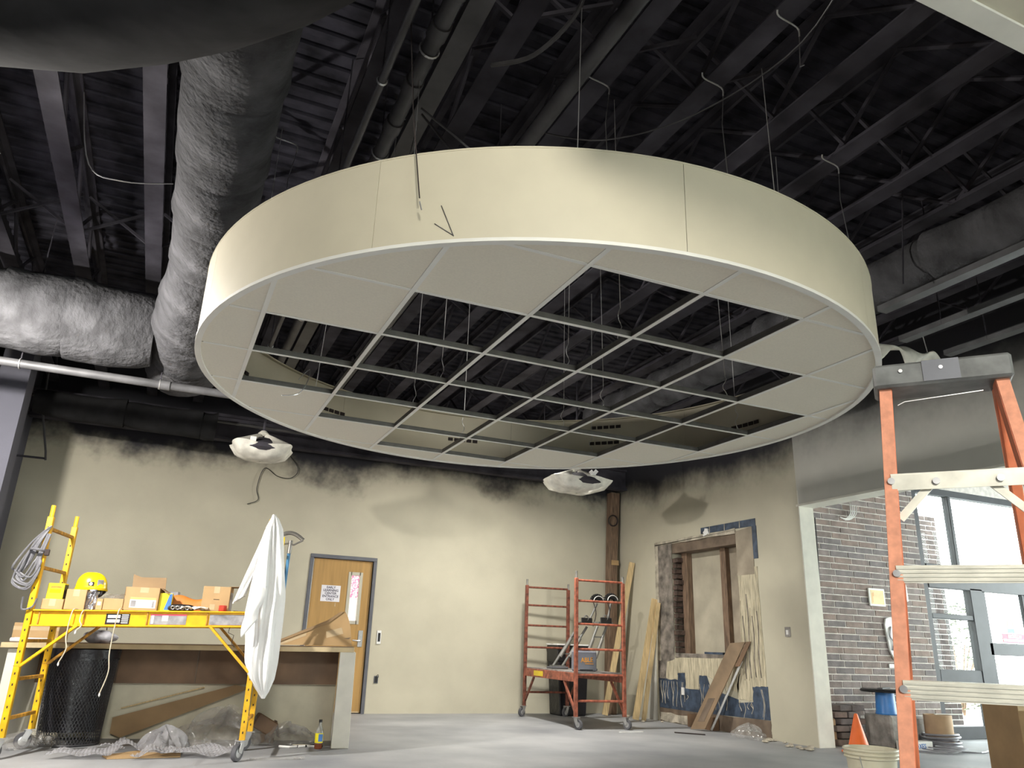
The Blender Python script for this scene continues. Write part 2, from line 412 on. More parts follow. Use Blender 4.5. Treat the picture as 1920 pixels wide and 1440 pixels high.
for i, (y, p) in enumerate(((10.9, 0.03), (10.4, 0.02), (9.9, 0.03))):
    struct(MB().b2((XL, y, 0), (XL + p, y + 0.05, 3.3)).build('trim_left_%d' % (i + 1), 'steel_grey'))
pl = MB().b2((XL, 8.9, 0), (XL + 0.33, 9.25, 4.18))
pl.prism([(8.9, 2.6), (9.25, 2.6), (10.9, 4.1), (10.9, 4.18), (8.9, 4.18)], XL, XL + 0.06, lambda a, b, c: (c, a, b))
struct(pl.build('wall_pilaster', 'left_wall_paint'), 'dark pilaster with a sloping haunch on the left wall')
struct(MB().b2((XL - 0.2, -6.2, 0), (1.2, -6.0, 4.95)).b2((4.78, -6.2, 0), (XR + 0.25, -6.0, 4.95)).b2((1.2, -6.2, 2.7), (4.78, -6.0, 4.95)).b2((1.2, -6.2, 0), (4.78, -6.0, 0.3)).build('wall_rear', 'right_wall_paint'))
wr2 = struct(thing('window_added_rear', None, None, (3.0, -6.1, 0.3)), 'unseen rear window added behind the camera for daylight fill')  # unseen glazing added in the rear wall to let in fill daylight
for x in (1.2, 2.95, 4.7): MB().b2((x, -6.14, 0.3), (x + 0.08, -6.06, 2.7)).build('mullion', 'window_metal', wr2)
for x in (1.28, 3.03): MB().b2((x, -6.103, 0.3), (x + 1.62, -6.097, 2.7)).build('pane', 'pane_glass', wr2)
# corrugated roof deck: ribs run across the joists
dk = MB(); prof = []
y = -6.2
while y < 11.9:
    prof += [(y, 4.72), (y + 0.055, 4.72), (y + 0.075, 4.74), (y + 0.13, 4.74)]; y += 0.15
vs = [(x, a, b) for x in (XL - 0.2, XR + 0.25) for a, b in prof]; n = len(prof)
dk.add(vs, [(i, i + 1, n + i + 1, n + i) for i in range(n - 1)])
dk.b2((XL - 0.2, -6.2, 4.86), (XR + 0.3, 11.9, 4.95))
struct(dk.build('ceiling', 'black_deck'), 'black corrugated steel roof deck')
# beige bulkhead near the camera, top right of the photo
sf = MB().b2((0.95, -0.15, 3.10), (XR, 1.29, 4.19))
struct(sf.build('ceiling_bulkhead', 'beige_trim'), 'beige drywall bulkhead in the top right corner')
struct(MB().b2((0.95, 1.215, 3.088), (XR, 1.295, 3.10)).build('trim_2', 'white_end'), 'pale edge strip under the beige bulkhead')
# entrance beyond the right wall
struct(MB().b2((XR + 0.25, 3.0, 3.9), (13.2, 7.9, 4.0)).build('ceiling_entrance', 'header_glare_paint'))
struct(MB().b2((XR + 0.25, 2.9, 0), (13.2, 3.0, 4.0)).build('wall_entrance_side', 'right_wall_paint'))
struct(MB().b2((13.1, 3.0, 0), (13.2, 7.9, 0.3)).b2((13.1, 3.0, 3.3), (13.2, 7.9, 4.0)).build('wall_entrance_end', 'right_wall_paint'))
we3 = struct(thing('window_added_side', None, None, (13.15, 5.4, 0.3)), 'unseen side window added to light the entrance')  # unseen glazing added so daylight reaches the bricks and entrance floor
for y in (3.0, 5.4, 7.8): MB().b2((13.1, y, 0.3), (13.2, y + 0.1, 3.3)).build('mullion', 'window_metal', we3)
for y in (3.1, 5.5): MB().b2((13.147, y, 0.3), (13.153, y + 2.3, 3.3)).build('pane', 'pane_glass', we3)
ew = MB().b2((XR + 0.25, 7.7035, 0), (9.8, 7.95, 4.0)).b2((9.8, 7.70, 3.42), (13.2, 7.95, 4.0)).b2((12.9, 7.70, 0), (13.2, 7.95, 4.0))
WALL_E = struct(ew.build('wall_entrance', 'mortar'), 'purple-brown brick wall of the entrance with pale mortar')
BL, BH = 0.318, 0.0815
bm_full = {}
def brick_mesh(L, i, key='x'):
    k = (round(L, 3), i, key)
    if k not in bm_full:
        d = (L, 0.05, BH - 0.014) if key == 'x' else (0.05, L, BH - 0.014)
        bm_full[k] = MB().box((0, 0, 0), d).mesh('brick', 'brick_%d' % i, bevel=0.004)[0]
    return bm_full[k]
rb = random.Random(3); nb = 0
for r in range(42):
    z = 0.30 + BH * (r + 0.5)
    if z > 3.35: break
    x = XR + 0.25 - (0.5 * BL if r % 2 else 0.0) - rb.choice((0, 0, 0.09))
    while x < 9.8:
        a, b = max(x, XR + 0.26), min(x + BL - 0.013, 9.795)
        if b - a > 0.04:
            place('brick', brick_mesh(b - a, rb.randrange(4)), Vector(((a + b) / 2, 7.722 + rb.uniform(-0.002, 0.002), z)), WALL_E); nb += 1
        x += BL
# storefront window with a glazed door
WIN = struct(thing('window_1', None, None, (11.3, 7.76, 0)), 'dark metal storefront window with small panes beside a glazed door')
def mull(x0, x1, z0, z1, d=0.05, nm='mullion'):
    return MB().b2((x0, 7.76 - d, z0), (x1, 7.76 + d, z1)).build(nm, 'window_metal', WIN, bevel=0.006)
mull(9.80, 9.90, 0, 3.42); mull(10.74, 11.0, 0.0, 2.0, 0.06); mull(12.0, 12.2, 0, 2.0); mull(12.8, 12.9, 0, 3.42)
mull(9.90, 12.8, 1.97, 2.30, 0.06); mull(9.90, 12.8, 3.32, 3.42)
mull(9.90, 10.74, 1.55, 1.62); mull(9.90, 10.74, 0.63, 0.88); mull(9.90, 10.74, 0.0, 0.16, nm='bottom_rail')
DOORG = MB().b2((11.0, 7.73, 1.09), (12.0, 7.79, 1.26)).build('door_rail', 'window_metal', WIN, bevel=0.006)
mull(11.0, 11.10, 0.03, 1.97, 0.03, 'door_stile'); mull(11.92, 12.0, 0.03, 1.97, 0.03, 'door_stile'); mull(11.1, 11.92, 0.03, 0.28, 0.03, 'door_rail')
for x0, x1, z0, z1 in ((9.90, 12.8, 2.30, 3.32), (9.90, 10.74, 1.62, 1.97), (9.90, 10.74, 0.88, 1.55), (9.90, 10.74, 0.16, 0.63), (11.1, 11.92, 1.26, 1.97), (11.1, 11.92, 0.28, 1.09), (12.2, 12.8, 0.0, 1.97)):
    MB().b2((x0, 7.757, z0), (x1, 7.763, z1)).build('pane', 'pane_glass', WIN)
MB().b2((10.55, 7.70, 2.30), (10.62, 7.80, 3.32)).build('mullion', 'window_metal', WIN, bevel=0.006)
stk = thing('window_sticker', 'red and white notice strip stuck on the glass of the entrance door', 'sticker', (11.5, 7.75, 1.26))
MB().b2((11.36, 7.749, 1.27), (11.86, 7.7555, 1.40)).build('sheet', 'sticker_red', stk)
MB().b2((11.48, 7.747, 1.34), (11.78, 7.749, 1.385)).build('heading_block', 'label_white', stk)
for a, b in ((11.37, 11.45), (11.46, 11.54), (11.55, 11.85)): MB().b2((a, 7.747, 1.288), (b, 7.749, 1.325)).build('text_block', 'label_white', stk)
text('heading', 'CAUTION', 0.046, 'sticker_red', stk, (11.63, 7.7465, 1.362), FACE_Y)
pill = thing('window_decal', 'round-topped orange and blue decal above the red notice strip', 'sticker', (11.56, 7.75, 1.41))
MB().prism([(11.50 + 0.075 + 0.075 * cos(a), 1.53 + 0.075 * sin(a)) for a in [pi * k / 10 for k in range(11)]] + [(11.50, 1.47), (11.65, 1.47)], 7.749, 7.7555, lambda a, b, c: (a, c, b)).build('emblem', 'label_orange', pill)
MB().b2((11.50, 7.749, 1.41), (11.65, 7.7555, 1.47)).build('base_band', 'label_blue', pill)
# outside: paving, brick return, shrub
struct(MB().b2((4, 7.95, -0.14), (30, 40, -0.02)).build('ground_outside', 'pavement'))
WALL_O = struct(MB().b2((11.0, 9.2035, 0), (12.2, 9.6, 3.4)).build('wall_outside', 'mortar'), 'brick pier standing outside the storefront')
for r in range(42):
    z = 0.02 + BH * (r + 0.5); xx = 11.0 - (0.5 * BL if r % 2 else 0)
    if z > 3.36: break
    while xx < 12.2:
        a, b = max(xx, 11.005), min(xx + BL - 0.013, 12.195)
        if b - a > 0.05: place('brick', brick_mesh(b - a, 4, 'x'), Vector(((a + b) / 2, 9.222, z)), WALL_O)
        xx += BL
bush = thing('shrub', 'leafy shrub growing outside beside the brick pier', 'shrub', (14.9, 11.2, -0.02))
tr = MB()
for k in range(9):
    a = 2 * pi * k / 9; tr.tube([(14.9, 11.2, -0.02), (14.9 + 0.12 * cos(a), 11.2 + 0.12 * sin(a), 0.5), (14.9 + 0.45 * cos(a), 11.2 + 0.45 * sin(a), 1.3)], 0.018, 5)
tr.build('stem', 'old_wood', bush)
lf = MB(); rl = random.Random(5)
for k in range(1600):
    a, rr, z = rl.uniform(0, 2 * pi), 0.95 * sqrt(rl.random()), rl.uniform(0.1, 2.1)
    rr *= 1 - 0.35 * abs(z - 0.7); c = Vector((14.9 + rr * cos(a), 11.2 + rr * sin(a), z)); s = rl.uniform(0.03, 0.06)
    R = Matrix.Rotation(rl.uniform(0, 6), 3, 'Z') @ Matrix.Rotation(rl.uniform(-1, 1), 3, 'X')
    lf.add([c + R @ Vector(p) for p in ((-s, 0, 0), (0, -s * .5, .01), (s, 0, 0), (0, s * .5, .01))], [(0, 1, 2, 3)])
lfo = lf.build('foliage', 'leaf', bush); lfo['kind'] = 'stuff'

# ------------------------------------------------------------------ door in the back wall
D = struct(thing('door_1', None, None, (2.47, YB, 0)), 'tan wooden door in a dark grey steel frame with a narrow window')
for x0, x1 in ((1.97, 2.02), (2.92, 2.97)): MB().b2((x0, YB - 0.02, 0), (x1, YB + 0.09, 2.127)).build('jamb', 'steel_grey', D, bevel=0.004)
MB().b2((1.97, YB - 0.02, 2.127), (2.97, YB + 0.09, 2.18)).build('head', 'steel_grey', D, bevel=0.004)
leaf = MB()
lx0, lx1, lz0, lz1 = 2.60, 2.745, 1.25, 1.92
leaf.b2((2.035, YB + 0.03, 0.012), (lx0, YB + 0.075, 2.122)).b2((lx1, YB + 0.03, 0.012), (2.915, YB + 0.075, 2.122))
leaf.b2((lx0, YB + 0.03, 0.012), (lx1, YB + 0.075, lz0)).b2((lx0, YB + 0.03, lz1), (lx1, YB + 0.075, 2.122))
lo = leaf.build('leaf', 'door_wood', D)
fr = MB().b2((lx0 - 0.035, YB + 0.02, lz0 - 0.035), (lx0 + 0.012, YB + 0.03, lz1 + 0.035)).b2((lx1 - 0.012, YB + 0.02, lz0 - 0.035), (lx1 + 0.035, YB + 0.03, lz1 + 0.035))
fr.b2((lx0, YB + 0.02, lz1 - 0.012), (lx1, YB + 0.03, lz1 + 0.035)).b2((lx0, YB + 0.02, lz0 - 0.035), (lx1, YB + 0.03, lz0 + 0.012))
fr.build('lite_frame', 'lite_frame', lo)
MB().b2((lx0, YB + 0.045, lz0), (lx1, YB + 0.05, lz1)).build('pane', 'door_lite', lo)
MB().b2((2.022, YB + 0.025, 0.02), (2.035, YB + 0.06, 2.12)).build('edge_strip', 'soft_white', lo)
MB().b2((2.79, YB + 0.018, 0.90), (2.86, YB + 0.03, 1.13)).build('lock_plate', 'galvanised', lo, bevel=0.004)
MB().tube(smooth_path([(2.825, YB + 0.02, 0.985), (2.82, YB - 0.03, 0.985), (2.77, YB - 0.04, 0.985), (2.70, YB - 0.035, 0.99)], 5), 0.011, 8).build('lever', 'galvanised', lo, smooth=True)
MB().cyl((2.825, YB + 0.02, 1.07), (2.825, YB + 0.005, 1.07), 0.016, 12).build('key_cylinder', 'galvanised', lo)
MB().b2((2.05, YB + 0.028, 0.012), (2.9, YB + 0.032, 0.03)).build('kick_strip', 'tape', lo)
sg = thing('paper_sign', 'white paper sign with dark capital letters taped to the wooden door', 'sign', (2.32, YB + 0.03, 1.52))
MB().b2((2.185, YB + 0.0265, 1.515), (2.465, YB + 0.029, 1.745)).build('sheet', 'paper', sg)
text('lettering', 'EARLY\nLEARNING\nCENTER\nENTRANCE\nONLY', 0.046, 'ink', sg, (2.325, YB + 0.0255, 1.63), FACE_Y, 0.0006, space=0.92)
MB().b2((2.40, YB + 0.027, 1.45), (2.413, YB + 0.029, 1.50)).build('tape_strip', 'tape', sg)
# wall boxes
def wallbox(name, label, c, d, mat, mat2, kind='outlet'):
    t = thing(name, label, kind, (c[0], c[1], c[2] - d[2] / 2))
    MB().box(c, d).build('plate', mat, t, bevel=0.003)
    return t
t = wallbox('intercom_plate', 'slim white switch plate on the back wall right of the wooden door', (3.095, YB - 0.011, 1.045), (0.062, 0.022, 0.19), 'soft_white', None, 'switch')
MB().b2((3.078, YB - 0.028, 0.985), (3.112, YB - 0.022, 1.105)).build('dark_slot', 'black_plastic', t)
t = wallbox('outlet_box', 'open dark outlet box low on the back wall right of the door', (3.105, YB - 0.008, 0.46), (0.06, 0.016, 0.10), 'steel_grey', None)
MB().b2((3.085, YB - 0.02, 0.42), (3.125, YB - 0.016, 0.50)).build('socket', 'black_plastic', t)
MB().tube(smooth_path([(3.10, YB - 0.02, 0.50), (3.12, YB - 0.05, 0.53), (3.135, YB - 0.03, 0.49)], 4), 0.004, 5).build('loose_wire', 'black_plastic', t)
t = thing('outlet_box', 'square outlet box with white socket on the right wall near its white end', 'outlet', (XR - 0.01, 7.643, 1.21))
MB().b2((XR - 0.012, 7.60, 1.21), (XR - 0.0005, 7.69, 1.325)).build('plate', 'stone', t, bevel=0.002)
MB().b2((XR - 0.018, 7.625, 1.235), (XR - 0.012, 7.665, 1.29)).build('socket', 'label_white', t)

# ------------------------------------------------------------------ niche in the right wall
def fx(a, b, c): return (XR - c, a, b)
def patch(name, poly, mat, t0=0.0005, t1=0.008): return MB().prism(poly, t0, t1, fx).build(name, mat, WALL_R)
def ragged(pts, amp, n, seed):
    r = random.Random(seed); out = []
    for i, p in enumerate(pts):
        q = pts[(i + 1) % len(pts)]
        for k in range(n): out.append((lerp(p[0], q[0], k / n) + r.uniform(-amp, amp), lerp(p[1], q[1], k / n) + r.uniform(-amp, amp)))
    return out
MB().b2((XR + 0.215, NY0, NZ0), (XR + 0.235, 8.92, 2.45)).build('back_panel', 'grey_card', WALL_R)
MB().b2((XR + 0.22, 9.04, NZ0), (XR + 0.24, 9.84, 2.45)).build('back_panel', 'niche_panel', WALL_R)
MB().b2((XR + 0.14, 8.92, NZ0), (XR + 0.235, 9.04, 2.45)).build('stud', 'old_wood', WALL_R, bevel=0.004)
MB().b2((XR + 0.12, 9.80, NZ0), (XR + 0.235, 9.93, 2.45)).build('stud', 'old_wood', WALL_R, bevel=0.004)
MB().b2((XR + 0.01, NY0, 2.43), (XR + 0.245, NY1, 2.58)).build('lintel', 'lintel', WALL_R, bevel=0.005)
MB().b2((XR + 0.01, NY0, NZ0), (XR + 0.24, NY1, NZ0 + 0.07)).build('sill', 'plaster_raw', WALL_R, bevel=0.01)
MB().b2((XR + 0.03, 8.95, NZ0 + 0.07), (XR + 0.18, 9.35, NZ0 + 0.10)).build('sill_scrap', 'tile_blue', WALL_R)
rj = random.Random(11)
for k in range(17):                                       # broken brick ends down the far jamb of the niche
    z = NZ0 + 0.07 + 0.082 * (k + 0.5); dd = rj.uniform(0.05, 0.13)
    MB().box((XR + 0.09 + rj.uniform(-0.01, 0.01), NY1 - dd / 2, z), (0.16, dd, 0.068), R=Matrix.Rotation(rj.uniform(-0.08, 0.08), 3, 'X')).build('brick', 'brick_dark', WALL_R, bevel=0.006)
patch('raw_plaster', ragged([(10.44, 0.02), (10.44, 2.63), (10.02, 2.63), (10.02, 0.85), (10.1, 0.6), (10.44, 0.6)], 0.012, 6, 1), 'plaster_raw', 0.0005, 0.006)
patch('raw_plaster_strip', ragged([(10.44, 0.85), (10.45, 2.62), (10.37, 2.62), (10.36, 0.85)], 0.01, 7, 2), 'plaster_cream', 0.006, 0.014)
patch('raw_plaster', ragged([(8.50, 2.58), (10.43, 2.58), (10.43, 2.635), (8.50, 2.64)], 0.012, 10, 4), 'plaster_cream', 0.001, 0.016)
patch('blue_backing', [(8.09, 2.63), (9.26, 2.645), (9.26, 2.735), (8.09, 2.73)], 'tile_blue', 0.0005, 0.007)
patch('blue_backing', [(8.08, 2.20), (8.165, 2.20), (8.165, 2.63), (8.08, 2.63)], 'tile_blue', 0.0005, 0.007)
for a in (8.40, 8.72, 9.05): patch('joint_streak', [(a, 2.64), (a + 0.012, 2.64), (a + 0.006, 2.735), (a - 0.006, 2.735)], 'plaster_cream', 0.007, 0.010)
patch('raw_plaster', ragged([(9.06, 2.62), (9.20, 2.62), (9.17, 2.70), (9.08, 2.70)], 0.02, 4, 9), 'soft_white', 0.007, 0.022)
patch('grey_board', [(8.165, 2.0), (8.50, 2.0), (8.50, 2.60), (8.165, 2.63)], 'grey_card', 0.0005, 0.008)
patch('adhesive_bed', ragged([(8.09, 0.60), (8.35, 0.60), (8.35, 0.42), (8.63, 0.42), (8.66, 0.60), (8.5, 0.9), (8.5, 2.02), (8.12, 2.1)], 0.012, 6, 5), 'adhesive', 0.0005, 0.007)
ra = random.Random(21)
for k in range(9):                                        # trowelled drips standing proud of the bed
    y0 = 8.13 + 0.045 * k; zt = 1.75 - ra.uniform(0, 0.35); zb = 0.66 + ra.uniform(0, 0.1)
    pts = [(XR - 0.008, y0 + 0.012 * sin(3 * k + 7 * t), lerp(zt, zb, t)) for t in [i / 10 for i in range(11)]]
    MB().tube(pts, 0.008, 5).build('adhesive_ridge', 'plaster_raw' if k % 2 else 'adhesive', WALL_R)
patch('adhesive_bed', ragged([(8.63, 0.50), (9.28, 0.68), (9.45, 0.68), (9.46, 0.50), (9.77, 0.49), (9.77, 0.70), (9.95, 0.70), (9.96, 0.60), (10.25, 0.60), (10.22, 0.84), (9.9, 0.90), (8.5, 0.93), (8.6, 0.7)], 0.01, 4, 6), 'adhesive', 0.0005, 0.007)
patch('blue_backing', [(10.43, 0.19), (10.43, 0.60), (9.96, 0.60), (9.96, 0.69), (9.77, 0.70), (9.77, 0.49), (9.46, 0.49), (9.45, 0.69), (9.28, 0.68), (9.2, 0.52), (8.64, 0.42), (8.64, 0.38), (8.36, 0.41), (8.36, 0.60), (8.07, 0.61), (8.06, 0.22), (9.6, 0.19)], 'tile_blue', 0.0005, 0.006)
for k in range(26):
    y0 = ra.uniform(8.1, 10.38); 
    if 9.47 < y0 < 9.76 or 8.36 < y0 < 8.64: zt = 0.40
    else: zt = 0.57
    zb = ra.uniform(0.20, 0.34)
    MB().tube([(XR - 0.007, y0 + 0.02 * sin(5 * t + k), lerp(zt, zb, t)) for t in [i / 6 for i in range(7)]], 0.0045, 4).build('adhesive_ridge', 'plaster_cream', WALL_R)
patch('raw_base', ragged([(8.06, 0.005), (10.43, 0.005), (10.43, 0.185), (8.06, 0.21)], 0.008, 10, 8), 'lintel', 0.0005, 0.005)
patch('raw_base', ragged([(9.75, 0.01), (10.4, 0.01), (10.4, 0.12), (9.75, 0.13)], 0.012, 5, 10), 'plaster_cream', 0.005, 0.014)
MB().b2((XR - 0.02, 9.80, 0.40), (XR - 0.006, 9.86, 0.50)).build('wall_socket', 'label_white', WALL_R)
# ------------------------------------------------------------------ bar joists
JX = [-1.74, -1.13, -0.52, 0.09, 0.70, 1.31, 1.92, 2.53, 3.14, 3.75, 4.36, 4.97, 5.58, 6.19, 6.80]
j0 = thing('bar_joist', 'black steel bar joist under the roof deck, first from the left wall', 'joist', (JX[0], 0, 4.2), 0, 'parallel bar joists under the deck')
MB().b2((-0.068, -5.9, 0), (0.068, 11.6, 0.012)).b2((-0.012, -5.9, 0.012), (0.012, 11.6, 0.07)).build('bottom_chord', 'black_steel', j0, True)
MB().b2((-0.06, -5.9, 0.50), (0.06, 11.6, 0.518)).b2((-0.012, -5.9, 0.44), (0.012, 11.6, 0.50)).build('top_chord', 'black_steel', j0, True)
wm = [MB().cyl((0, -0.3, -0.225), (0, 0.3, 0.225), 0.017, 6).mesh('web_member', 'black_steel')[0], MB().cyl((0, -0.3, 0.225), (0, 0.3, -0.225), 0.017, 6).mesh('web_member', 'black_steel')[0]]
for k in range(20): place('web_member', wm[k % 2], Vector((0, -0.1 + 0.6 * k, 0.255)), j0, True)
ORD = ['first', 'second', 'third', 'fourth', 'fifth', 'sixth', 'seventh', 'eighth', 'ninth', 'tenth', 'eleventh', 'twelfth', 'thirteenth', 'fourteenth', 'fifteenth']
for k_, x in enumerate(JX[1:]): copy_tree(j0, None, (x, 0, 4.2), label='black steel bar joist under the roof deck, %s from the left wall' % ORD[k_ + 1])
# bridging angles crossing the joists
for i, yy in enumerate((3.05, 6.9, 9.6)):
    MBx = MB()
    for a, b in zip(JX[:-1], JX[1:]):
        MBx.bar((a + 0.02, yy, 4.27), (b - 0.02, yy, 4.63), 0.022, 0.022).bar((a + 0.02, yy + 0.03, 4.63), (b - 0.02, yy + 0.03, 4.27), 0.022, 0.022)
    tag(MBx.build('cross_bridging', 'black_steel'), ('cross bridging between the black joists above the near rim of the round cloud', 'cross bridging between the black joists above the far half of the round cloud', 'cross bridging between the black joists nearest the back wall')[i], 'bracing')
tag(MB().b2((XL, 11.25, 3.62), (XR, 11.40, 3.66)).b2((XL, 11.30, 3.66), (XR, 11.34, 3.95)).b2((XL, 11.25, 3.95), (XR, 11.40, 3.99)).build('steel_beam', 'black_steel'), 'black steel beam running along the top of the back wall', 'beam')
# furring channels lit by the entrance
for i, (x, y0, lab) in enumerate(((4.71, 3.74, 'grey steel channel right under the wrapped duct at right'), (5.43, 4.15, 'grey steel channel in the middle of the three at right'), (6.03, 4.19, 'grey steel channel nearest the entrance header'))):
    zc = 3.50 if i == 0 else 3.545
    tag(MB().b2((x - 0.045, 1.35, zc), (x + 0.045, y0, zc + 0.012)).b2((x - 0.045, 1.35, zc + 0.012), (x - 0.038, y0, zc + 0.045)).b2((x + 0.038, 1.35, zc + 0.012), (x + 0.045, y0, zc + 0.045)).build('furring_channel', 'grey_pipe'), lab, 'channel', 'furring channels at right')
    rod = MB()
    for yy in (1.6, y0 - 0.4): rod.cyl((x - 0.04 if i else x - 0.25, yy, zc + 0.01), (x - 0.04, yy, 4.7), 0.006, 5)
    r_ = rod.build('hanger_rod', 'black_steel', bpy.data.objects['furring_channel' + ('' if i == 0 else '.%03d' % i)])
# ------------------------------------------------------------------ ducts and pipes
def duct(name, label, path, rad, mat, seg=0.55, n=28, wr=0.03, seed=0, cap=True):
    """wrapped duct: one sagging sleeve per section, with a taped seam between sections"""
    P = [Vector(p) for p in path]; r_ = random.Random(seed)
    t = thing(name, label, 'duct', P[0])
    Ls = [0]
    for a, b in zip(P[:-1], P[1:]): Ls.append(Ls[-1] + (b - a).length)
    def at(s):
        for i in range(len(P) - 1):
            if s <= Ls[i + 1] + 1e-6:
                u = (s - Ls[i]) / (Ls[i + 1] - Ls[i]); return P[i].lerp(P[i + 1], u), (P[i + 1] - P[i]).normalized(), lerp(rad[i], rad[i + 1], u)
        return P[-1], (P[-1] - P[-2]).normalized(), rad[-1]
    tot = Ls[-1]; s = 0; k = 0
    while s < tot - 0.05:
        L = min(seg * r_.uniform(0.75, 1.25), tot - s); ph = [r_.uniform(0, 6) for _ in range(6)]; m = 9
        def fn(u, v, s=s, L=L, ph=ph):
            c, d, r0 = at(s + L * v + (0.0 if v < 1 else 0.03))
            x, y, z = frame_of(d); a = 2 * pi * u
            bul = 0.035 * sin(pi * v) + wr * (sin(3 * a + ph[0] + 3 * v) * 0.5 + sin(7 * a + ph[1] - 6 * v) * 0.35 + sin(11 * a + 9 * v + ph[2]) * 0.3 * (1 - v)) 
            rr = r0 * (1 + bul) + (0.020 * min(1, (v - 0.8) * 6) if v > 0.8 else 0.0) - (0.014 if v < 0.04 else 0.0)
            return c + x * rr * cos(a) + y * rr * sin(a) - Vector((0, 0, 0.02 * sin(pi * v)))
        mb = MB(); mb.grid(fn, n, m, cu=True)
        if cap and s + L > tot - 0.06: mb.f.append(tuple((m - 1) * n + i for i in range(n)))
        if cap and k == 0: mb.f.append(tuple(range(n - 1, -1, -1)))
        mb.build('wrap_section', mat, t, smooth=True)
        s += L; k += 1
    return t
duct('wrapped_duct', 'grey cloth-wrapped duct running down the left side of the ceiling', [(-0.06, 2.9, 3.75), (-0.06, 5.8, 3.75), (-0.10, 6.7, 3.68), (-0.12, 8.05, 3.62)], [0.25, 0.255, 0.30, 0.36], 'duct_wrap', 0.72, seed=1)
duct('wrapped_duct', 'pale lit wrapped duct branching off to the left wall', [(-0.40, 7.36, 3.64), (-1.0, 7.36, 3.64), (-1.80, 7.36, 3.64)], [0.34, 0.36, 0.33], 'duct_wrap', 0.55, seed=2)
duct('wrapped_duct', 'wide black duct crossing the top left corner nearest the camera', smooth_path([(-1.45, 3.26, 3.73), (-0.90, 3.13, 3.73), (-0.27, 2.64, 3.73), (0.10, 2.18, 3.73), (0.45, 1.65, 3.73)], 5), [0.46] * 21, 'black_duct', 4.0, n=36, wr=0.006, seed=3)
duct('wrapped_duct', 'wrinkled grey duct on the right side of the ceiling above the ladder', [(4.74, 1.40, 3.755), (4.74, 8.1, 3.755)], [0.185, 0.185], 'duct_wrap', 0.9, seed=4, wr=0.03)
duct('wrapped_duct', 'dark round duct in the far left corner near the back wall', [(-1.7, 10.3, 3.58), (0.35, 10.3, 3.55)], [0.15, 0.17], 'black_duct', 0.9, seed=5)
def pipe(label, p, q, r, mat, name='pipe', hang=(), cat='pipe', couplings=()):
    t = thing(name, label, cat, p); p, q = Vector(p), Vector(q)
    MB().cyl(p, q, r, 14).build('pipe_run', mat, t, smooth=True)
    for u in couplings:
        c = p.lerp(q, u); d = (q - p).normalized() * 0.05
        MB().cyl(c - d, c + d, r * 1.22, 14).build('coupling', mat, t, smooth=True)
    for u in hang:
        c = p.lerp(q, u)
        MB().torus(c, r * 1.15, 0.006, q - p, 16, 5).build('clamp', 'galvanised', t)
        MB().cyl(c + Vector((0, 0, r)), (c.x, c.y, 4.7), 0.005, 5).build('hanger_rod', 'black_steel', t)
    return t
pipe('grey steel pipe running along the left to the round cloud', (-1.88, 7.55, 3.2), (1.9, 7.55, 3.2), 0.038, 'grey_pipe', hang=(0.12, 0.42, 0.8), couplings=(0.43,))
pipe('thin conduit left of the thicker pipe above the cloud', (0.622, 2.35, 3.70), (0.622, 9.5, 3.70), 0.021, 'dark_pipe', 'conduit', (0.12, 0.27, 0.7))
pipe('thicker ringed pipe running beside the flat strut above the cloud', (0.835, 2.45, 3.92), (0.835, 10, 3.92), 0.045, 'dark_pipe', 'pipe', (0.09, 0.22, 0.6), couplings=(0.03, 0.07, 0.13, 0.18, 0.25))
pipe('dark pipe between two joists above the middle of the cloud', (1.70, 1.35, 4.06), (1.70, 11, 4.06), 0.05, 'dark_pipe', 'pipe', (0.3, 0.6))
pipe('rusty thin conduit near the left wall below the wrapped duct', (-1.88, 10.7, 3.75), (3.5, 10.7, 3.70), 0.02, 'dark_pipe', 'conduit')
tag(MB().b2((0.96, 1.35, 4.09), (1.08, 11, 4.10)).b2((0.96, 1.35, 4.10), (0.97, 11, 4.16)).b2((1.07, 1.35, 4.10), (1.08, 11, 4.16)).build('strut_channel', 'dark_pipe'), 'flat dark strut channel beside the ringed pipe above the cloud', 'channel')
# cables slung between joists
def cable(label, pts, r, mat, name='cable', cat='cable', n=6):
    o = MB().tube(smooth_path(pts, n), r, 6).build(name, mat, smooth=True); return tag(o, label, cat)
cable('thin cable sagging under the joists from the bulkhead to the cloud', [(2.50, 1.75, 4.19), (2.63, 2.35, 4.06), (2.40, 2.95, 3.95), (2.05, 3.4, 3.95), (1.75, 3.75, 4.15)], 0.0045, 'dark_pipe')
cable('bundle strand of armoured cable curling over the near rim of the cloud', [(0.98, 3.75, 4.05), (1.25, 3.7, 3.85), (1.45, 3.75, 3.75), (1.55, 3.95, 3.45), (1.55, 4.1, 3.1)], 0.007, 'grey_pipe')
cable('second armoured cable strand hanging into the cloud beside the first', [(1.0, 3.8, 4.05), (1.2, 3.78, 3.83), (1.36, 3.85, 3.7), (1.42, 4.0, 3.4), (1.42, 4.1, 3.1)], 0.007, 'dark_pipe')
cable('thin wire looping between the left wrapped duct and the dark joist', [(-0.34, 4.9, 3.8), (-0.6, 4.7, 3.62), (-0.8, 4.7, 3.68), (-0.9, 4.6, 4.1)], 0.004, 'bright_wire')
cable('loose white wire end hanging in the top left truss', [(-1.55, 4.6, 4.2), (-1.5, 4.7, 3.95), (-1.4, 4.85, 3.8), (-1.3, 4.9, 3.72)], 0.005, 'bright_wire')
cable('thin black wire drooping down the sprayed top of the back wall', [(1.3, 11.60, 3.75), (1.62, 11.60, 3.42), (1.55, 11.61, 3.25), (1.35, 11.61, 3.25), (1.15, 11.61, 3.35), (1.08, 11.61, 3.05), (1.12, 11.61, 2.88), (0.98, 11.61, 2.80)], 0.006, 'black_plastic')
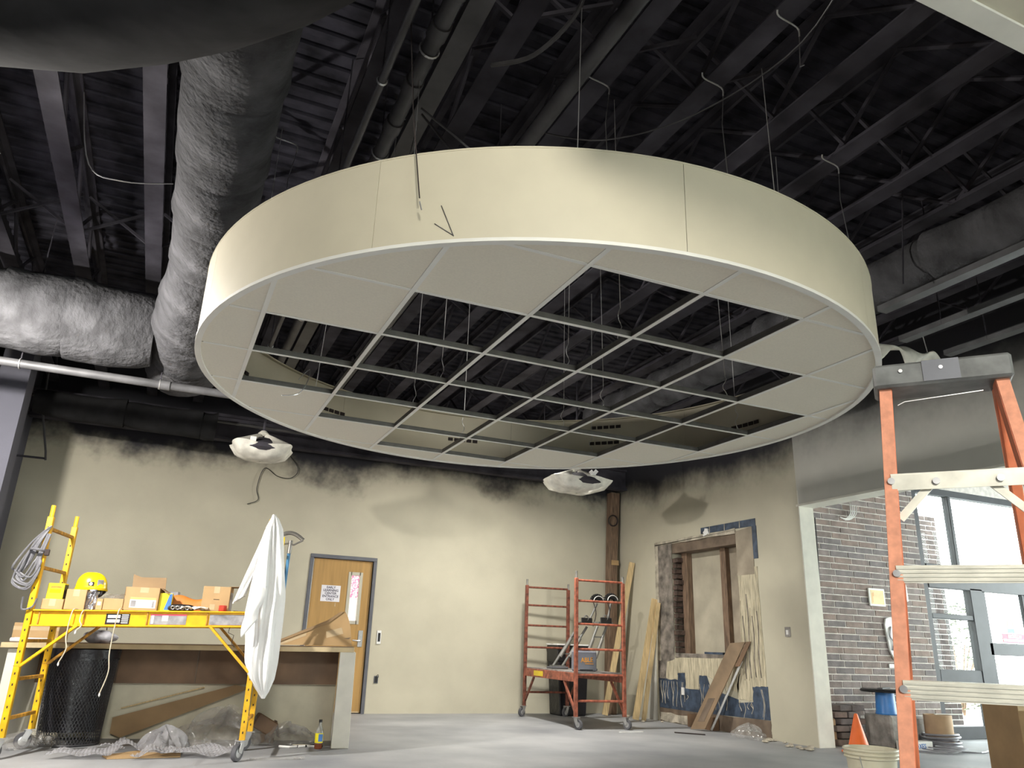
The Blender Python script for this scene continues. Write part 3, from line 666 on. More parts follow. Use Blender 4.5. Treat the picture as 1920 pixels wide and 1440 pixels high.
cable('flexible conduit bent between two pipes near the top of the photo', [(1.45, 2.5, 4.2), (1.50, 2.75, 4.12), (1.40, 3.05, 4.05), (1.25, 3.3, 4.12)], 0.014, 'dark_pipe')
for i, (x, y, z1, lab) in enumerate(((0.97, 4.06, 3.0, 'long hanger wire in front of the near rim of the cloud'), (1.90, 3.2, 3.35, 'hanger wire with bent clip on the joist above the middle of the rim'), (2.51, 2.91, 3.25, 'hanger wire with bent clip right of the rim middle'), (2.57, 2.36, 3.9, 'bent clip wire on the joist at the top edge of the photo'), (3.71, 3.18, 3.6, 'short clip wire on the joist above the right of the cloud'), (0.31, 4.64, 3.05, 'twisted hanger wire beside the left wrapped duct'))):
    t = thing('hanger_wire', lab, 'wire', (x, y, z1), 0, 'hanger wires on the joists')
    MB().tube(smooth_path([(x - 0.10, y - 0.02, 4.20), (x - 0.07, y, 4.185), (x + 0.06, y + 0.01, 4.175), (x + 0.07, y + 0.01, 4.12)], 4), 0.005, 5).build('clip', 'bright_wire', t)
    MB().tube([(x + 0.07, y + 0.01, 4.12), (x + 0.04, y, 3.9), (x + 0.05, y - 0.02, z1)], 0.003, 5).build('strand', 'wire', t)
t = thing('hanger_wire', 'loose wire hanging down in front of the cloud rim and ending in a hook', 'wire', (0.74, 2.70, 2.76), 0, 'hanger wires on the joists')
MB().tube([(0.66, 2.9, 3.95), (0.70, 2.79, 3.2), (0.735, 2.71, 2.76)], 0.003, 5).build('strand', 'slot_dark', t)
# ------------------------------------------------------------------ round ceiling cloud
GC = 0.6096; GX, GY, GZ = -0.345, 3.201, 2.58
CX, CY, CR = GX + 4.0 * GC, GY + 2.0 * GC, 2.125
CL = thing('ceiling_cloud', 'large round white suspended ceiling cloud with open grid cells in its middle', 'ceiling cloud', (CX, CY, GZ))
seams = [-134.7, -98.0, -62.0, -20.0, 25.0, 70.0, 115.0, 160.0, 190.0, 225.3]
for a0, a1 in zip(seams[:-1], seams[1:]):
    a0, a1 = radians(a0) + 0.0006, radians(a1) - 0.0006; k = 14; mb = MB(); poly = []
    for i in range(k + 1): a = lerp(a0, a1, i / k); poly.append((CX + CR * cos(a), CY + CR * sin(a)))
    for i in range(k, -1, -1): a = lerp(a0, a1, i / k); poly.append((CX + (CR - 0.02) * cos(a), CY + (CR - 0.02) * sin(a)))
    kk = len(poly); half = k + 1
    vs = [(x, y, GZ - 0.004) for x, y in poly] + [(x, y, 3.02) for x, y in poly]; fs = []
    for i in range(k):
        fs += [(i, i + 1, kk + i + 1, kk + i), (kk - 1 - i, kk - 2 - i, 2 * kk - 2 - i, 2 * kk - 1 - i), (i, i + 1, kk - 2 - i, kk - 1 - i), (kk + i, kk + i + 1, 2 * kk - 2 - i, 2 * kk - 1 - i)]
    fs += [(0, kk - 1, 2 * kk - 1, kk), (k, k + 1, kk + k + 1, kk + k)]
    mb.add(vs, fs).build('rim_panel', 'cloud_white', CL, smooth=True)
ring = MB()
def ringsec(u, v):
    a = 2 * pi * u; pr = [(CR + 0.004, GZ - 0.012), (CR + 0.004, GZ + 0.004), (CR - 0.030, GZ + 0.004), (CR - 0.030, GZ - 0.012)]
    r, z = pr[int(round(v * 4)) % 4]; return (CX + r * cos(a), CY + r * sin(a), z)
ring.grid(ringsec, 128, 4, cu=True, cv=True).build('edge_trim', 'tee_white', CL)
ring2 = MB()
def ringsec2(u, v):
    a = 2 * pi * u; pr = [(CR + 0.002, 3.02), (CR + 0.002, 3.028), (CR - 0.05, 3.028), (CR - 0.05, 3.02)]
    r, z = pr[int(round(v * 4)) % 4]; return (CX + r * cos(a), CY + r * sin(a), z)
ring2.grid(ringsec2, 128, 4, cu=True, cv=True).build('top_trim', 'cloud_white', CL)
RI = CR - 0.028
def half(o): return sqrt(max(0, RI * RI - o * o))
for a in range(1, 8):                                     # main tees run away from the camera
    x = GX + a * GC; h = half(x - CX)
    tee = MB().b2((x - 0.012, CY - h, GZ - 0.006), (x + 0.012, CY + h, GZ - 0.003)).build('main_tee', 'tee_white', CL)
    MB().b2((x - 0.002, CY - h + 0.01, GZ - 0.003), (x + 0.002, CY + h - 0.01, GZ + 0.034)).b2((x - 0.004, CY - h + 0.01, GZ + 0.026), (x + 0.004, CY + h - 0.01, GZ + 0.036)).build('web', 'tee_web_shade', tee)
for b in range(-1, 6):                                    # cross tees between them
    y = GY + b * GC; h = half(y - CY); xs = [CX - h] + [GX + a * GC for a in range(1, 8) if abs(GX + a * GC - CX) < h] + [CX + h]
    for x0, x1 in zip(xs[:-1], xs[1:]):
        if x1 - x0 < 0.05: continue
        tee = MB().b2((x0 + 0.0125, y - 0.0105, GZ - 0.0055), (x1 - 0.0125, y + 0.0105, GZ - 0.003)).build('cross_tee', 'tee_white', CL)
        MB().b2((x0 + 0.004, y - 0.002, GZ - 0.003), (x1 - 0.004, y + 0.002, GZ + 0.030)).b2((x0 + 0.004, y - 0.004, GZ + 0.022), (x1 - 0.004, y + 0.004, GZ + 0.031)).build('web', 'tee_web_shade', tee)
OPEN = {(3, -1), (4, -1), (2, 0), (3, 0), (4, 0), (5, 0), (1, 1), (2, 1), (3, 1), (4, 1), (5, 1), (6, 1), (1, 2), (2, 2), (3, 2), (4, 2), (5, 2), (6, 2), (2, 3), (3, 3), (4, 3), (5, 3), (3, 4), (4, 4)}
circ = [(CX + RI * cos(2 * pi * i / 120), CY + RI * sin(2 * pi * i / 120)) for i in range(120)]
def clip(poly, cp):
    out = poly
    for i in range(len(cp)):
        a, b = cp[i], cp[(i + 1) % len(cp)]; inp, out = out, []
        ins = lambda p: (b[0] - a[0]) * (p[1] - a[1]) - (b[1] - a[1]) * (p[0] - a[0]) >= 0
        for j in range(len(inp)):
            p, q = inp[j - 1], inp[j]
            if ins(p) != ins(q):
                dx, dy = q[0] - p[0], q[1] - p[1]; den = (b[0] - a[0]) * dy - (b[1] - a[1]) * dx
                tt = ((b[0] - a[0]) * (a[1] - p[1]) - (b[1] - a[1]) * (a[0] - p[0])) / den
                out.append((p[0] + dx * tt, p[1] + dy * tt))
            if ins(q): out.append(q)
        if not out: return []
    return out
for a in range(0, 8):
    for b in range(-2, 6):
        if (a, b) in OPEN: continue
        g = 0.006; x0, x1, y0, y1 = GX + a * GC + g, GX + (a + 1) * GC - g, GY + b * GC + g, GY + (b + 1) * GC - g
        if min(abs(px - CX) for px in (x0, x1)) ** 2 + min(abs(py - CY) for py in (y0, y1)) ** 2 > RI * RI: continue
        poly = clip([(x0, y0), (x1, y0), (x1, y1), (x0, y1)], circ)
        if len(poly) < 3: continue
        MB().prism(poly, GZ - 0.0025, GZ + 0.013).build('ceiling_tile', 'tile_white', CL)
for ang, zz in ((82.5, 2.79), (45.5, 2.95), (46.0, 2.80), (8.4, 2.77), (118.5, 2.82), (150, 2.80)):
    for k in range(-2, 3):
        a = radians(ang + k * 1.6); r = CR - 0.026
        MB().box((CX + r * cos(a), CY + r * sin(a), zz), (0.008, 0.045, 0.028), rz=a).build('splice_slot', 'slot_dark', CL)
wm_ = MB()
for a, b in ((2, 0), (4, 0), (6, 0), (1, 2), (3, 2), (5, 2), (7, 2), (2, 4), (4, 4), (6, 4), (3, -1), (5, -1), (2, 1), (4, 1), (6, 1), (5, 3), (3, 3)):
    x, y = GX + a * GC + 0.0, GY + b * GC + 0.12; rr = random.Random(a * 9 + b)
    pts = [(x + 0.012 * sin(9 * t + a), y + 0.008 * cos(11 * t), lerp(GZ + 0.036, GZ + 0.22, t)) for t in [i / 8 for i in range(9)]] + [(x + rr.uniform(-.05, .05), y, 4.2)]
    MB().tube(pts, 0.0024, 5).build('hanger_wire', 'bright_wire', CL)
MB().tube(smooth_path([(0.62, 4.9, 2.60), (0.70, 5.0, 2.72), (0.66, 4.8, 2.55), (0.60, 4.7, 2.44), (0.5, 4.65, 2.40)], 4), 0.003, 5).build('loose_wire', 'bright_wire', CL)
MB().tube([(0.735, 2.705, 2.74), (0.745, 2.70, 2.70)], 0.003, 4).build('wire_hook', 'bright_wire', CL)
sc_ = MB()
for p, q in (((0.80, 2.665, 2.75), (0.86, 2.64, 2.60)), ((0.78, 2.68, 2.665), (0.862, 2.64, 2.60))):
    f_ = lambda P: (CX + (CR + 0.0025) * (P[0] - CX) / sqrt((P[0] - CX) ** 2 + (P[1] - CY) ** 2), CY + (CR + 0.0025) * (P[1] - CY) / sqrt((P[0] - CX) ** 2 + (P[1] - CY) ** 2), P[2])
    sc_.tube([f_(p), f_(q)], 0.002, 4)
sc_.build('bent_wire', 'wire', CL)
# plastic-wrapped light fixtures hanging beyond the cloud
def wrapped(label, c, w, seed, cross):
    r_ = random.Random(seed); t = thing('wrapped_light', label, 'light fixture', c, 0, 'plastic-wrapped light fixtures'); ph = [r_.uniform(0, 6) for _ in range(4)]
    def fn(u, v):
        a = 2 * pi * u; prof = [(0.02, -0.145), (0.24, -0.135), (0.40, -0.09), (0.48, -0.01), (0.50, 0.02), (0.38, 0.05), (0.20, 0.10), (0.05, 0.14)]
        x = v * 7; i = min(int(x), 6); r0 = lerp(prof[i][0], prof[i + 1][0], x - i); z0 = lerp(prof[i][1], prof[i + 1][1], x - i)
        k = 1 + 0.02 * sin(5 * a + ph[0]) + 0.03 * sin(9 * a + ph[1] + 3 * v); sq = 1 / max(abs(cos(a)), abs(sin(a))) ** 0.55
        return (c[0] + w * r0 * k * sq * 0.86 * cos(a), c[1] + w * 0.8 * r0 * k * sq * 0.86 * sin(a), c[2] + z0 + 0.03 * sin(4 * a + ph[2]) * v)
    MB().grid(fn, 48, 15, cu=True).build('plastic_wrap', 'fixture_film', t, smooth=True)
    MB().lathe([(0.05, 0.12), (0.16 * w, 0.10), (0.34 * w, 0.02), (0.36 * w, -0.03), (0.30 * w, -0.06)], c, 24).build('shade', 'black_steel', t, smooth=True)
    MB().cyl((c[0], c[1], c[2] + 0.1), (c[0], c[1], 4.715), 0.014, 8).build('stem', 'black_steel', t)
    MB().lathe([(0.02, 0.14), (0.06, 0.17), (0.03, 0.20)], c, 10).build('gathered_top', 'fixture_film', t, smooth=True)
    if cross:
        for d, s in (((0.06, -0.30 * w, 0.035), 0.5), ((0.12, -0.26 * w, 0.05), -0.9)):
            MB().box((c[0] + d[0], c[1] + d[1], c[2] + d[2]), (0.05, 0.012, 0.20), R=Matrix.Rotation(radians(35), 3, 'X') @ Matrix.Rotation(s, 3, 'Y')).build('tape_strip', 'soft_white', t)
    else:
        MB().box((c[0] - 0.12, c[1] - 0.30 * w, c[2] + 0.005), (0.06, 0.012, 0.14), R=Matrix.Rotation(radians(30), 3, 'X')).build('tape_strip', 'soft_white', t)
    return t
wrapped('plastic-wrapped light fixture hanging left beyond the cloud, above the tan door side', (0.79, 8.6, 2.95), 0.76, 1, False)
wrapped('plastic-wrapped light fixture with a white tape cross near the corner', (4.76, 8.65, 3.04), 0.98, 2, True)
# torn white plastic at the right edge of the cloud
TP = thing('torn_plastic', 'torn white plastic sheet hanging between the cloud and the ladder top', 'plastic sheet', (5.2, 3.9, 3.2))
def tornf(u, v):
    return (lerp(4.62, 5.72, u), 3.92 + 0.10 * sin(7 * u + 3 * v), 3.42 - 0.17 * u - (0.24 - 0.16 * u) * v * (0.8 + 0.35 * sin(17 * u)) + 0.025 * sin(31 * u + 2 * v) * (1 - v))
MB().grid(tornf, 46, 10).build('sheet', 'fixture_film', TP, smooth=True, solid=0.004)
for x in (4.8, 5.42): MB().tube([(x, 3.92, 3.36 - 0.1 * (x - 4.7)), (x, 3.95, 3.52)], 0.004, 5).build('tie_wire', 'bright_wire', TP)
PB = thing('pipe_bracket', 'bent dark rod bracket sticking out of the left wall near the corner', 'bracket', (-1.6, 10.8, 3.0))
MB().tube([(-1.89, 10.8, 2.99), (-1.52, 10.8, 2.99)], 0.014, 6).build('arm', 'black_steel', PB)
MB().tube([(-1.52, 10.8, 2.97), (-1.54, 10.8, 3.08), (-1.68, 10.8, 3.6), (-1.72, 10.8, 4.2)], 0.014, 6).build('stay', 'grey_pipe', PB)
# ================================================================== yellow rolling scaffold
SU, SV, SO = Vector((0.9787, -0.205, 0)), Vector((0.205, 0.9787, 0)), Vector((-0.95, 7.79, 0))
SRZ = atan2(-0.205, 0.9787)
def sw(x, y, z): return SO + SU * x + SV * y + Vector((0, 0, z))
def pz(x): return 1.150 + 0.030 * x                       # the platform stands a little higher at its right end
SL, SWd = 1.85, 0.66
def caster(c, rz, parent, r=0.068, mat='rubber', body='galvanised', tilt=0.05):
    """swivel caster under a post: c is the point on the floor"""
    d = Vector((cos(rz), sin(rz), 0)); nrm = Vector((-sin(rz), cos(rz), 0)); h = Vector(c) + Vector((0, 0, r)) - d * tilt
    R = Matrix((d, nrm, Vector((0, 0, 1)))).transposed() @ Matrix.Rotation(radians(90), 3, 'X')
    cw = MB().lathe([(r * 0.55, -0.018), (r * 0.93, -0.020), (r, -0.010), (r, 0.010), (r * 0.93, 0.020), (r * 0.55, 0.018)], h, 22, R).build('caster_wheel', mat, parent, smooth=True)
    MB().lathe([(r * 0.18, -0.024), (r * 0.56, -0.019), (r * 0.56, 0.019), (r * 0.18, 0.024)], h, 16, R).build('wheel_hub', body, cw, smooth=True)
    fk = MB()
    for s in (-1, 1): fk.bar(h + nrm * 0.030 * s, h + nrm * 0.030 * s + Vector((0, 0, r + 0.02)) + d * tilt * 0.7, 0.004, 0.05, d)
    fk.box(h + Vector((0, 0, r + 0.022)) + d * tilt * 0.8, (0.085, 0.068, 0.008), rz)
    fk.cyl(h + d * tilt + Vector((0, 0, r + 0.02)), h + d * tilt + Vector((0, 0, r + 0.07)), 0.02, 10)
    fk.build('caster_fork', body, parent)
YS = thing('rolling_scaffold', 'yellow rolling scaffold with a loaded platform in front of the counter', 'scaffold', sw(SL / 2, SWd / 2, 0), SRZ)
for ex in (0, SL):
    for ey in (0, SWd):
        zt = 1.93
        post = MB().bar(sw(ex, ey, 0.15), sw(ex, ey, zt), 0.048, 0.048, SU).build('post', 'yellow_paint', YS, bevel=0.004)
        MB().cyl(sw(ex, ey, zt), sw(ex, ey, zt + 0.10), 0.019, 10).build('pin', 'yellow_paint', post, smooth=True)
        MB().bar(sw(ex, ey, 0.70), sw(ex, ey, 0.705), 0.051, 0.051, SU).build('joint_ring', 'yellow_worn', post)
        hs = MB()
        for k in range(20):
            z = 0.22 + 0.085 * k
            hs.box(sw(ex, ey - 0.0245, z), (0.010, 0.002, 0.018), SRZ)
        hs.build('adjustment_holes', 'slot_dark', post)
        caster(sw(ex, ey, 0), SRZ + (0.5 if ey else 1.1) , YS)
    for z in (0.30, 0.60, 0.90, 1.50, 1.83):
        MB().bar(sw(ex, 0.02, z), sw(ex, SWd - 0.02, z), 0.028, 0.028).build('rung', 'yellow_worn', YS, bevel=0.003)
for ey in (0.0, SWd):
    a, b = 0.03, SL - 0.03
    rail = MB().bar(sw(a, ey, pz(a) - 0.068), sw(b, ey, pz(b) - 0.068), 0.012, 0.125).bar(sw(a, ey - 0.012, pz(a) - 0.005), sw(b, ey - 0.012, pz(b) - 0.005), 0.042, 0.012).bar(sw(a, ey - 0.012, pz(a) - 0.128), sw(b, ey - 0.012, pz(b) - 0.128), 0.042, 0.012).build('side_rail', 'yellow_paint', YS, bevel=0.002)
    for x in (0.08, 0.43, 0.93, 1.42, 1.78): MB().bar(sw(x, ey - 0.010, pz(x) - 0.122), sw(x, ey - 0.010, pz(x) - 0.012), 0.010, 0.016, SV).build('rail_rib', 'yellow_worn', rail)
    for x0, x1 in ((0.02, 0.40), (SL - 0.02, SL - 0.40)):
        MB().bar(sw(x0, ey - 0.02, 0.70), sw(x1, ey - 0.02, pz(x1) - 0.12), 0.022, 0.036, SV).build('diagonal_brace', 'yellow_paint' if ey == 0 else 'yellow_worn', YS, bevel=0.003)
    if ey == 0:
        def dec(x0, x1, mat, nm, dz0=-0.115, dz1=-0.028, d=-0.0075):
            return MB().prism([(x0, dz0), (x1, dz0), (x1, dz1), (x0, dz1)], d, d - 0.0015, lambda p, q, c: sw(p, c, pz(p) + q)).build(nm, mat, rail)
        dec(0.60, 0.79, 'black_plastic', 'warning_label')
        for k in range(2): dec(0.615, 0.715, 'label_white', 'print_line', -0.100 + 0.037 * k, -0.075 + 0.037 * k, -0.0095)
        for k in range(5): dec(0.725, 0.78, 'label_white', 'print_line', -0.106 + 0.016 * k, -0.098 + 0.016 * k, -0.0095)
        dec(0.955, 1.25, 'label_grey', 'warning_label'); dec(0.965, 0.985, 'label_white', 'print_line', -0.108, -0.036, -0.0095); dec(1.05, 1.10, 'label_white', 'print_line', -0.085, -0.04, -0.0095)
        dec(1.44, 1.76, 'label_grey', 'warning_label')
        dec(0.955, 1.25, 'sticker_red', 'label_stripe', -0.04, -0.028, -0.0095)
MB().bar(sw(0.04, SWd / 2, pz(0.04) - 0.012), sw(SL - 0.04, SWd / 2, pz(SL) - 0.012), SWd - 0.03, 0.02).build('plywood_deck', 'plywood', YS)

# ---- things on the platform
def carton(label, x0, x1, y0, dep, h, mat='cardboard', z=None, yaw=0, tape=True, lift=0.0, name='cardboard_box'):
    zz = pz((x0 + x1) / 2) + 0.004 + lift if z is None else z
    c = sw((x0 + x1) / 2, y0 + dep / 2, zz); t = thing(name, label, 'box', c, SRZ + yaw)
    w_ = x1 - x0
    MB().box((0, 0, h / 2), (w_, dep, h)).build('carton_body', mat, t, True, bevel=0.003)
    if tape: MB().box((0, -dep / 2 - 0.0008, h - 0.03), (0.05, 0.0012, 0.058)).box((0, 0, h + 0.0006), (0.05, dep, 0.001)).build('packing_tape', 'tape', t, True)
    return t
carton('low brown carton under the bright yellow box on the scaffold', 0.045, 0.215, 0.08, 0.14, 0.088)
t = thing('yellow_box', 'small bright yellow printed box on a low carton on the scaffold', 'box', sw(0.125, 0.16, pz(0.1) + 0.09), SRZ - 0.05)
MB().box((0, 0, 0.068), (0.135, 0.09, 0.136)).build('box_body', 'bright_yellow', t, True, bevel=0.003)
MB().b2((-0.04, -0.0465, 0.095), (0.05, -0.045, 0.112)).build('printed_band', 'yellow_worn', t, True)
MB().b2((-0.045, -0.0465, 0.055), (0.045, -0.045, 0.085)).build('printed_panel', 'hat_yellow', t, True)
MB().b2((0.0677, -0.04, 0.01), (0.069, 0.04, 0.126)).build('dark_side', 'black_plastic', t, True)
carton('square brown carton under the yellow hard hat', 0.225, 0.385, 0.08, 0.24, 0.170)
# hard hat
hc = sw(0.375, 0.22, pz(0.36) + 0.174); t = thing('hard_hat', 'yellow hard hat with round badge and dark neck straps', 'hard hat', hc, SRZ)
def hat(u, v):
    a = 2 * pi * u; e = v * pi / 2; rx, ry = 0.128, 0.105
    r = cos(e) ** 0.75; z = 0.150 * sin(e) ** 0.85; br = 1.0 + (0.06 if v < 0.02 else 0)
    rid = 0.006 * max(0, cos(2 * a)) ** 0 * (1 if abs(sin(a)) < 0.22 and v > 0.2 else 0)
    return (rx * r * cos(a) * br - 0.01 * v, ry * r * sin(a) * br, z + rid)
sh = MB().grid(hat, 40, 14, cu=True).build('shell', 'hat_yellow', t, True, smooth=True, solid=0.004)
MB().grid(lambda u, v: ((0.122 + 0.05 * v) * cos(lerp(2.1, 4.18, u)), (0.10 + 0.035 * v) * sin(lerp(2.1, 4.18, u)), 0.006 - 0.012 * v), 16, 4).build('brim', 'hat_yellow', t, True, smooth=True, solid=0.004)
MB().torus((0, 0, 0.004), 0.098, 0.010, (0, 0, 1), 28, 6).build('headband', 'black_plastic', t, True, smooth=True)
bd = Matrix.Rotation(radians(90), 3, 'X'); bp = (0.02, -0.103, 0.052)
MB().box(bp, (0.045, 0.006, 0.035)).build('badge_plate', 'black_plastic', t, True, bevel=0.002); MB().cyl((0.02, -0.1055, 0.052), (0.02, -0.110, 0.052), 0.014, 16).build('badge', 'label_white', t, True)
MB().box((0.085, -0.070, 0.065), (0.05, 0.006, 0.05), rz=0.75).build('side_print', 'label_grey', t, True)
MB().tube(smooth_path([(0.10, -0.05, 0.0), (0.10, -0.07, -0.04), (0.04, -0.08, -0.05), (0.07, 0.02, -0.045), (0.11, 0.04, 0.0)], 5), 0.012, 6).build('neck_strap', 'black_plastic', t, True, smooth=True)
# foil roll
t = thing('foil_pouch', 'crumpled silver foil pouch standing beside the square carton', 'pouch', sw(0.43, 0.10, pz(0.43) + 0.001), SRZ)
rf = random.Random(4)
MB().grid(lambda u, v: ((0.040 + 0.006 * sin(7 * 2 * pi * u + 9 * v)) * cos(2 * pi * u) * (1 if 0 < v < 1 else .5), (0.024 + 0.005 * sin(5 * 2 * pi * u - 7 * v)) * sin(2 * pi * u), 0.165 * v), 30, 14, cu=True).build('foil_body', 'foil', t, True, smooth=True)
MB().b2((-0.03, -0.004, 0.163), (0.03, 0.004, 0.175)).build('crimped_end', 'foil', t, True)
t = carton('tiny brown carton with a white label beside the foil pouch', 0.474, 0.525, 0.09, 0.10, 0.095, tape=False)
MB().b2((-0.015, -0.0515, 0.04), (0.012, -0.050, 0.07)).build('label', 'label_white', t, True)
t = carton('low brown carton draped with clear plastic on the scaffold', 0.53, 0.69, 0.09, 0.14, 0.098, 'cardboard', tape=False)
rp = random.Random(8)
MB().grid(lambda u, v: (lerp(-0.10, 0.09, u), lerp(-0.075, 0.08, v), 0.104 + 0.022 * abs(sin(5 * u + 3 * v)) + 0.015 * sin(9 * v + 2 * u)), 16, 12).build('plastic_film', 'clear_film', t, True, smooth=True)
# open carton with raised flap and shipping label
bx = sw(0.83, 0.21, pz(0.83) + 0.001); t = thing('open_carton', 'large open brown carton with orange and white label and raised flaps', 'box', bx, SRZ)
b_ = MB(); W_, D_, H_ = 0.285, 0.22, 0.200
b_.b2((-W_ / 2, -D_ / 2, 0), (W_ / 2, -D_ / 2 + 0.005, H_)).b2((-W_ / 2, D_ / 2 - 0.005, 0), (W_ / 2, D_ / 2, H_)).b2((-W_ / 2, -D_ / 2, 0), (-W_ / 2 + 0.005, D_ / 2, H_)).b2((W_ / 2 - 0.005, -D_ / 2, 0), (W_ / 2, D_ / 2, H_)).b2((-W_ / 2, -D_ / 2, 0), (W_ / 2, D_ / 2, 0.005))
b_.build('carton_body', 'cardboard', t, True)
MB().prism([(-W_ / 2 - 0.012, H_ + 0.125), (-W_ / 2 + 0.06, H_ + 0.10), (W_ / 2 - 0.01, H_ + 0.105), (W_ / 2, H_), (-W_ / 2, H_)], D_ / 2 - 0.004, D_ / 2, lambda a, b, c: (a, c + (b - H_) * 0.15, b)).build('flap', 'cardboard_dark', t, True)
MB().bar((W_ / 2, 0, H_), (W_ / 2 + 0.075, 0, H_ - 0.045), 0.2, 0.004).build('flap', 'cardboard_dark', t, True)
MB().b2((-0.09, -D_ / 2 - 0.001, 0.025), (0.125, -D_ / 2, 0.095)).build('shipping_label', 'label_white', t, True)
MB().b2((-0.09, -D_ / 2 - 0.001, 0.095), (0.125, -D_ / 2, 0.115)).build('orange_strip', 'label_orange', t, True)
MB().b2((-0.08, -D_ / 2 - 0.002, 0.035), (-0.04, -D_ / 2 - 0.001, 0.085)).b2((0.095, -D_ / 2 - 0.002, 0.03), (0.112, -D_ / 2 - 0.001, 0.085)).build('bar_code', 'label_grey', t, True)
MB().b2((-0.02, -D_ / 2 - 0.001, 0.155), (0.05, -D_ / 2, 0.199)).build('packing_tape', 'tape', t, True)
t = thing('printed_box', 'slim yellow and blue printed box next to the open carton', 'box', sw(1.025, 0.16, pz(1.02) + 0.001), SRZ + 0.05)
MB().box((0, 0, 0.077), (0.105, 0.06, 0.155)).build('box_body', 'bright_yellow', t, True, bevel=0.002)
MB().prism([(-0.005, 0.012), (0.05, 0.012), (0.05, 0.150), (0.03, 0.150)], -0.0315, -0.030, lambda a, b, c: (a, c, b)).build('blue_panel', 'label_blue', t, True)
t = carton('grey printed carton leaning behind the yellow and blue box', 1.00, 1.09, 0.30, 0.10, 0.175, 'label_grey', tape=False)
# orange vest, dark pouch, papers
t = thing('safety_vest', 'orange folded safety vest behind the tool pouch on the scaffold', 'vest', sw(1.18, 0.30, pz(1.18) + 0.001), SRZ)
MB().grid(lambda u, v: (lerp(-0.15, 0.15, u), 0.05 * cos(pi * v) * 0.9, 0.125 * sin(pi * v) + 0.018 * sin(2 * pi * u) * sin(pi * v)), 22, 14).build('folded_cloth', 'orange_fabric', t, True, smooth=True, solid=0.012)
t = thing('tool_pouch', 'dark patterned tool pouch lying in front of the orange vest', 'pouch', sw(1.17, 0.12, pz(1.17) + 0.001), SRZ)
MB().grid(lambda u, v: (0.115 * cos(2 * pi * u) * (sin(pi * v) ** 0.4), 0.07 * sin(2 * pi * u) * (sin(pi * v) ** 0.4), 0.028 * (1 - cos(pi * v)) + 0.006 * sin(6 * pi * u)), 28, 10, cu=True).build('pouch_body', 'black_plastic', t, True, smooth=True)
for k in range(4): MB().torus((-0.06 + 0.04 * k, -0.066, 0.028), 0.014, 0.004, (0, 1, 0.2), 14, 5).build('loop', 'galvanised', t, True)
t = thing('crumpled_paper', 'crumpled pale wrapping paper lying before the tall taped carton', 'paper', sw(1.28, 0.11, pz(1.28) + 0.001), SRZ)
MB().grid(lambda u, v: (lerp(-0.11, 0.12, u), lerp(-0.07, 0.08, v), 0.012 + 0.020 * abs(sin(6 * u + 4 * v)) + 0.012 * sin(11 * v - 5 * u) ** 2), 18, 12).build('sheet', 'label_white', t, True, smooth=True, solid=0.002)
t = carton('tall brown carton with taped top and a grey label on its side', 1.335, 1.57, 0.10, 0.22, 0.215)
MB().b2((0.1185, -0.09, 0.02), (0.1195, 0.09, 0.17)).build('side_label', 'label_grey', t, True)
MB().b2((-0.02, -0.1115, 0.10), (0.03, -0.110, 0.105)).build('print_line', 'slot_dark', t, True); MB().b2((-0.045, -0.112, 0.012), (0.0, -0.110, 0.06)).build('paper_label', 'tape', t, True)
MB().bar((0.10, 0, 0.217), (0.21, 0, 0.222), 0.2, 0.003).build('flap', 'cardboard_dark', t, True)
t = thing('red_cup', 'small red plastic cap at the front edge beside the tall carton', 'cup', sw(1.53, 0.045, pz(1.53) + 0.001), SRZ)
MB().lathe([(0.031, 0), (0.034, 0.004), (0.034, 0.048), (0.030, 0.052), (0.028, 0.046), (0.028, 0.01)], (0, 0, 0), 22).build('cup_body', 'red_plastic', t, True, smooth=True)
MB().torus((0, 0, 0.046), 0.0345, 0.002, (0, 0, 1), 22, 5).build('ridge', 'red_plastic', t, True)
t = thing('loose_screws', 'few loose screws on the right end of the scaffold platform', 'screws', sw(1.68, 0.08, pz(1.68) + 0.001), SRZ)
for k in range(6):
    x = -0.06 + 0.024 * k; s_ = MB().cyl((x, 0.01 * (k % 3), 0.004), (x + 0.02, 0.012 * ((k + 1) % 3), 0.004), 0.003, 6).build('screw', 'slot_dark', t, True)
# grey extension cord coiled over the left post
t = thing('extension_cord', 'grey extension cord coiled over the top of the left scaffold post', 'cord', sw(-0.02, -0.02, 1.2))
rc = random.Random(6)
for k in range(9):
    o = rc.uniform(-0.04, 0.04); w_ = rc.uniform(0.04, 0.10); zb = rc.uniform(1.24, 1.45)
    pts = [sw(0.02 + 0.3 * o, -0.035 + 0.3 * o, 1.84 + o * 0.4), sw(-0.04 - w_ * 0.2 + o, -0.05, 1.70), sw(-0.06 - w_ + o, -0.05 + o, 1.5), sw(-0.09 - w_ * 0.9, -0.05, zb + 0.05), sw(-0.06 + o, -0.06, zb), sw(-0.01 + o, -0.05, zb + 0.12), sw(-0.01 + o * .5, -0.04, 1.58), sw(0.03 + o * 0.4, -0.04, 1.78)]
    MB().tube(smooth_path(pts, 5), 0.008, 6, closed=False).build('cord_loop', 'grey_cord', t, smooth=True)
MB().torus(sw(-0.03, -0.05, 1.63), 0.055, 0.010, (0.1, 0.2, 1), 18, 6).build('binding_loop', 'grey_cord', t, smooth=True)
MB().box(sw(0.045, -0.05, 1.62), (0.04, 0.03, 0.055), SRZ + 0.3).build('plug', 'slot_dark', t, bevel=0.006)
MB().tube(smooth_path([sw(-0.06, -0.05, 1.25), sw(-0.05, -0.05, 1.15), sw(0.02, -0.04, 1.17), sw(0.045, -0.04, 1.24)], 5), 0.008, 6).build('cord_tail', 'grey_cord', t, smooth=True)
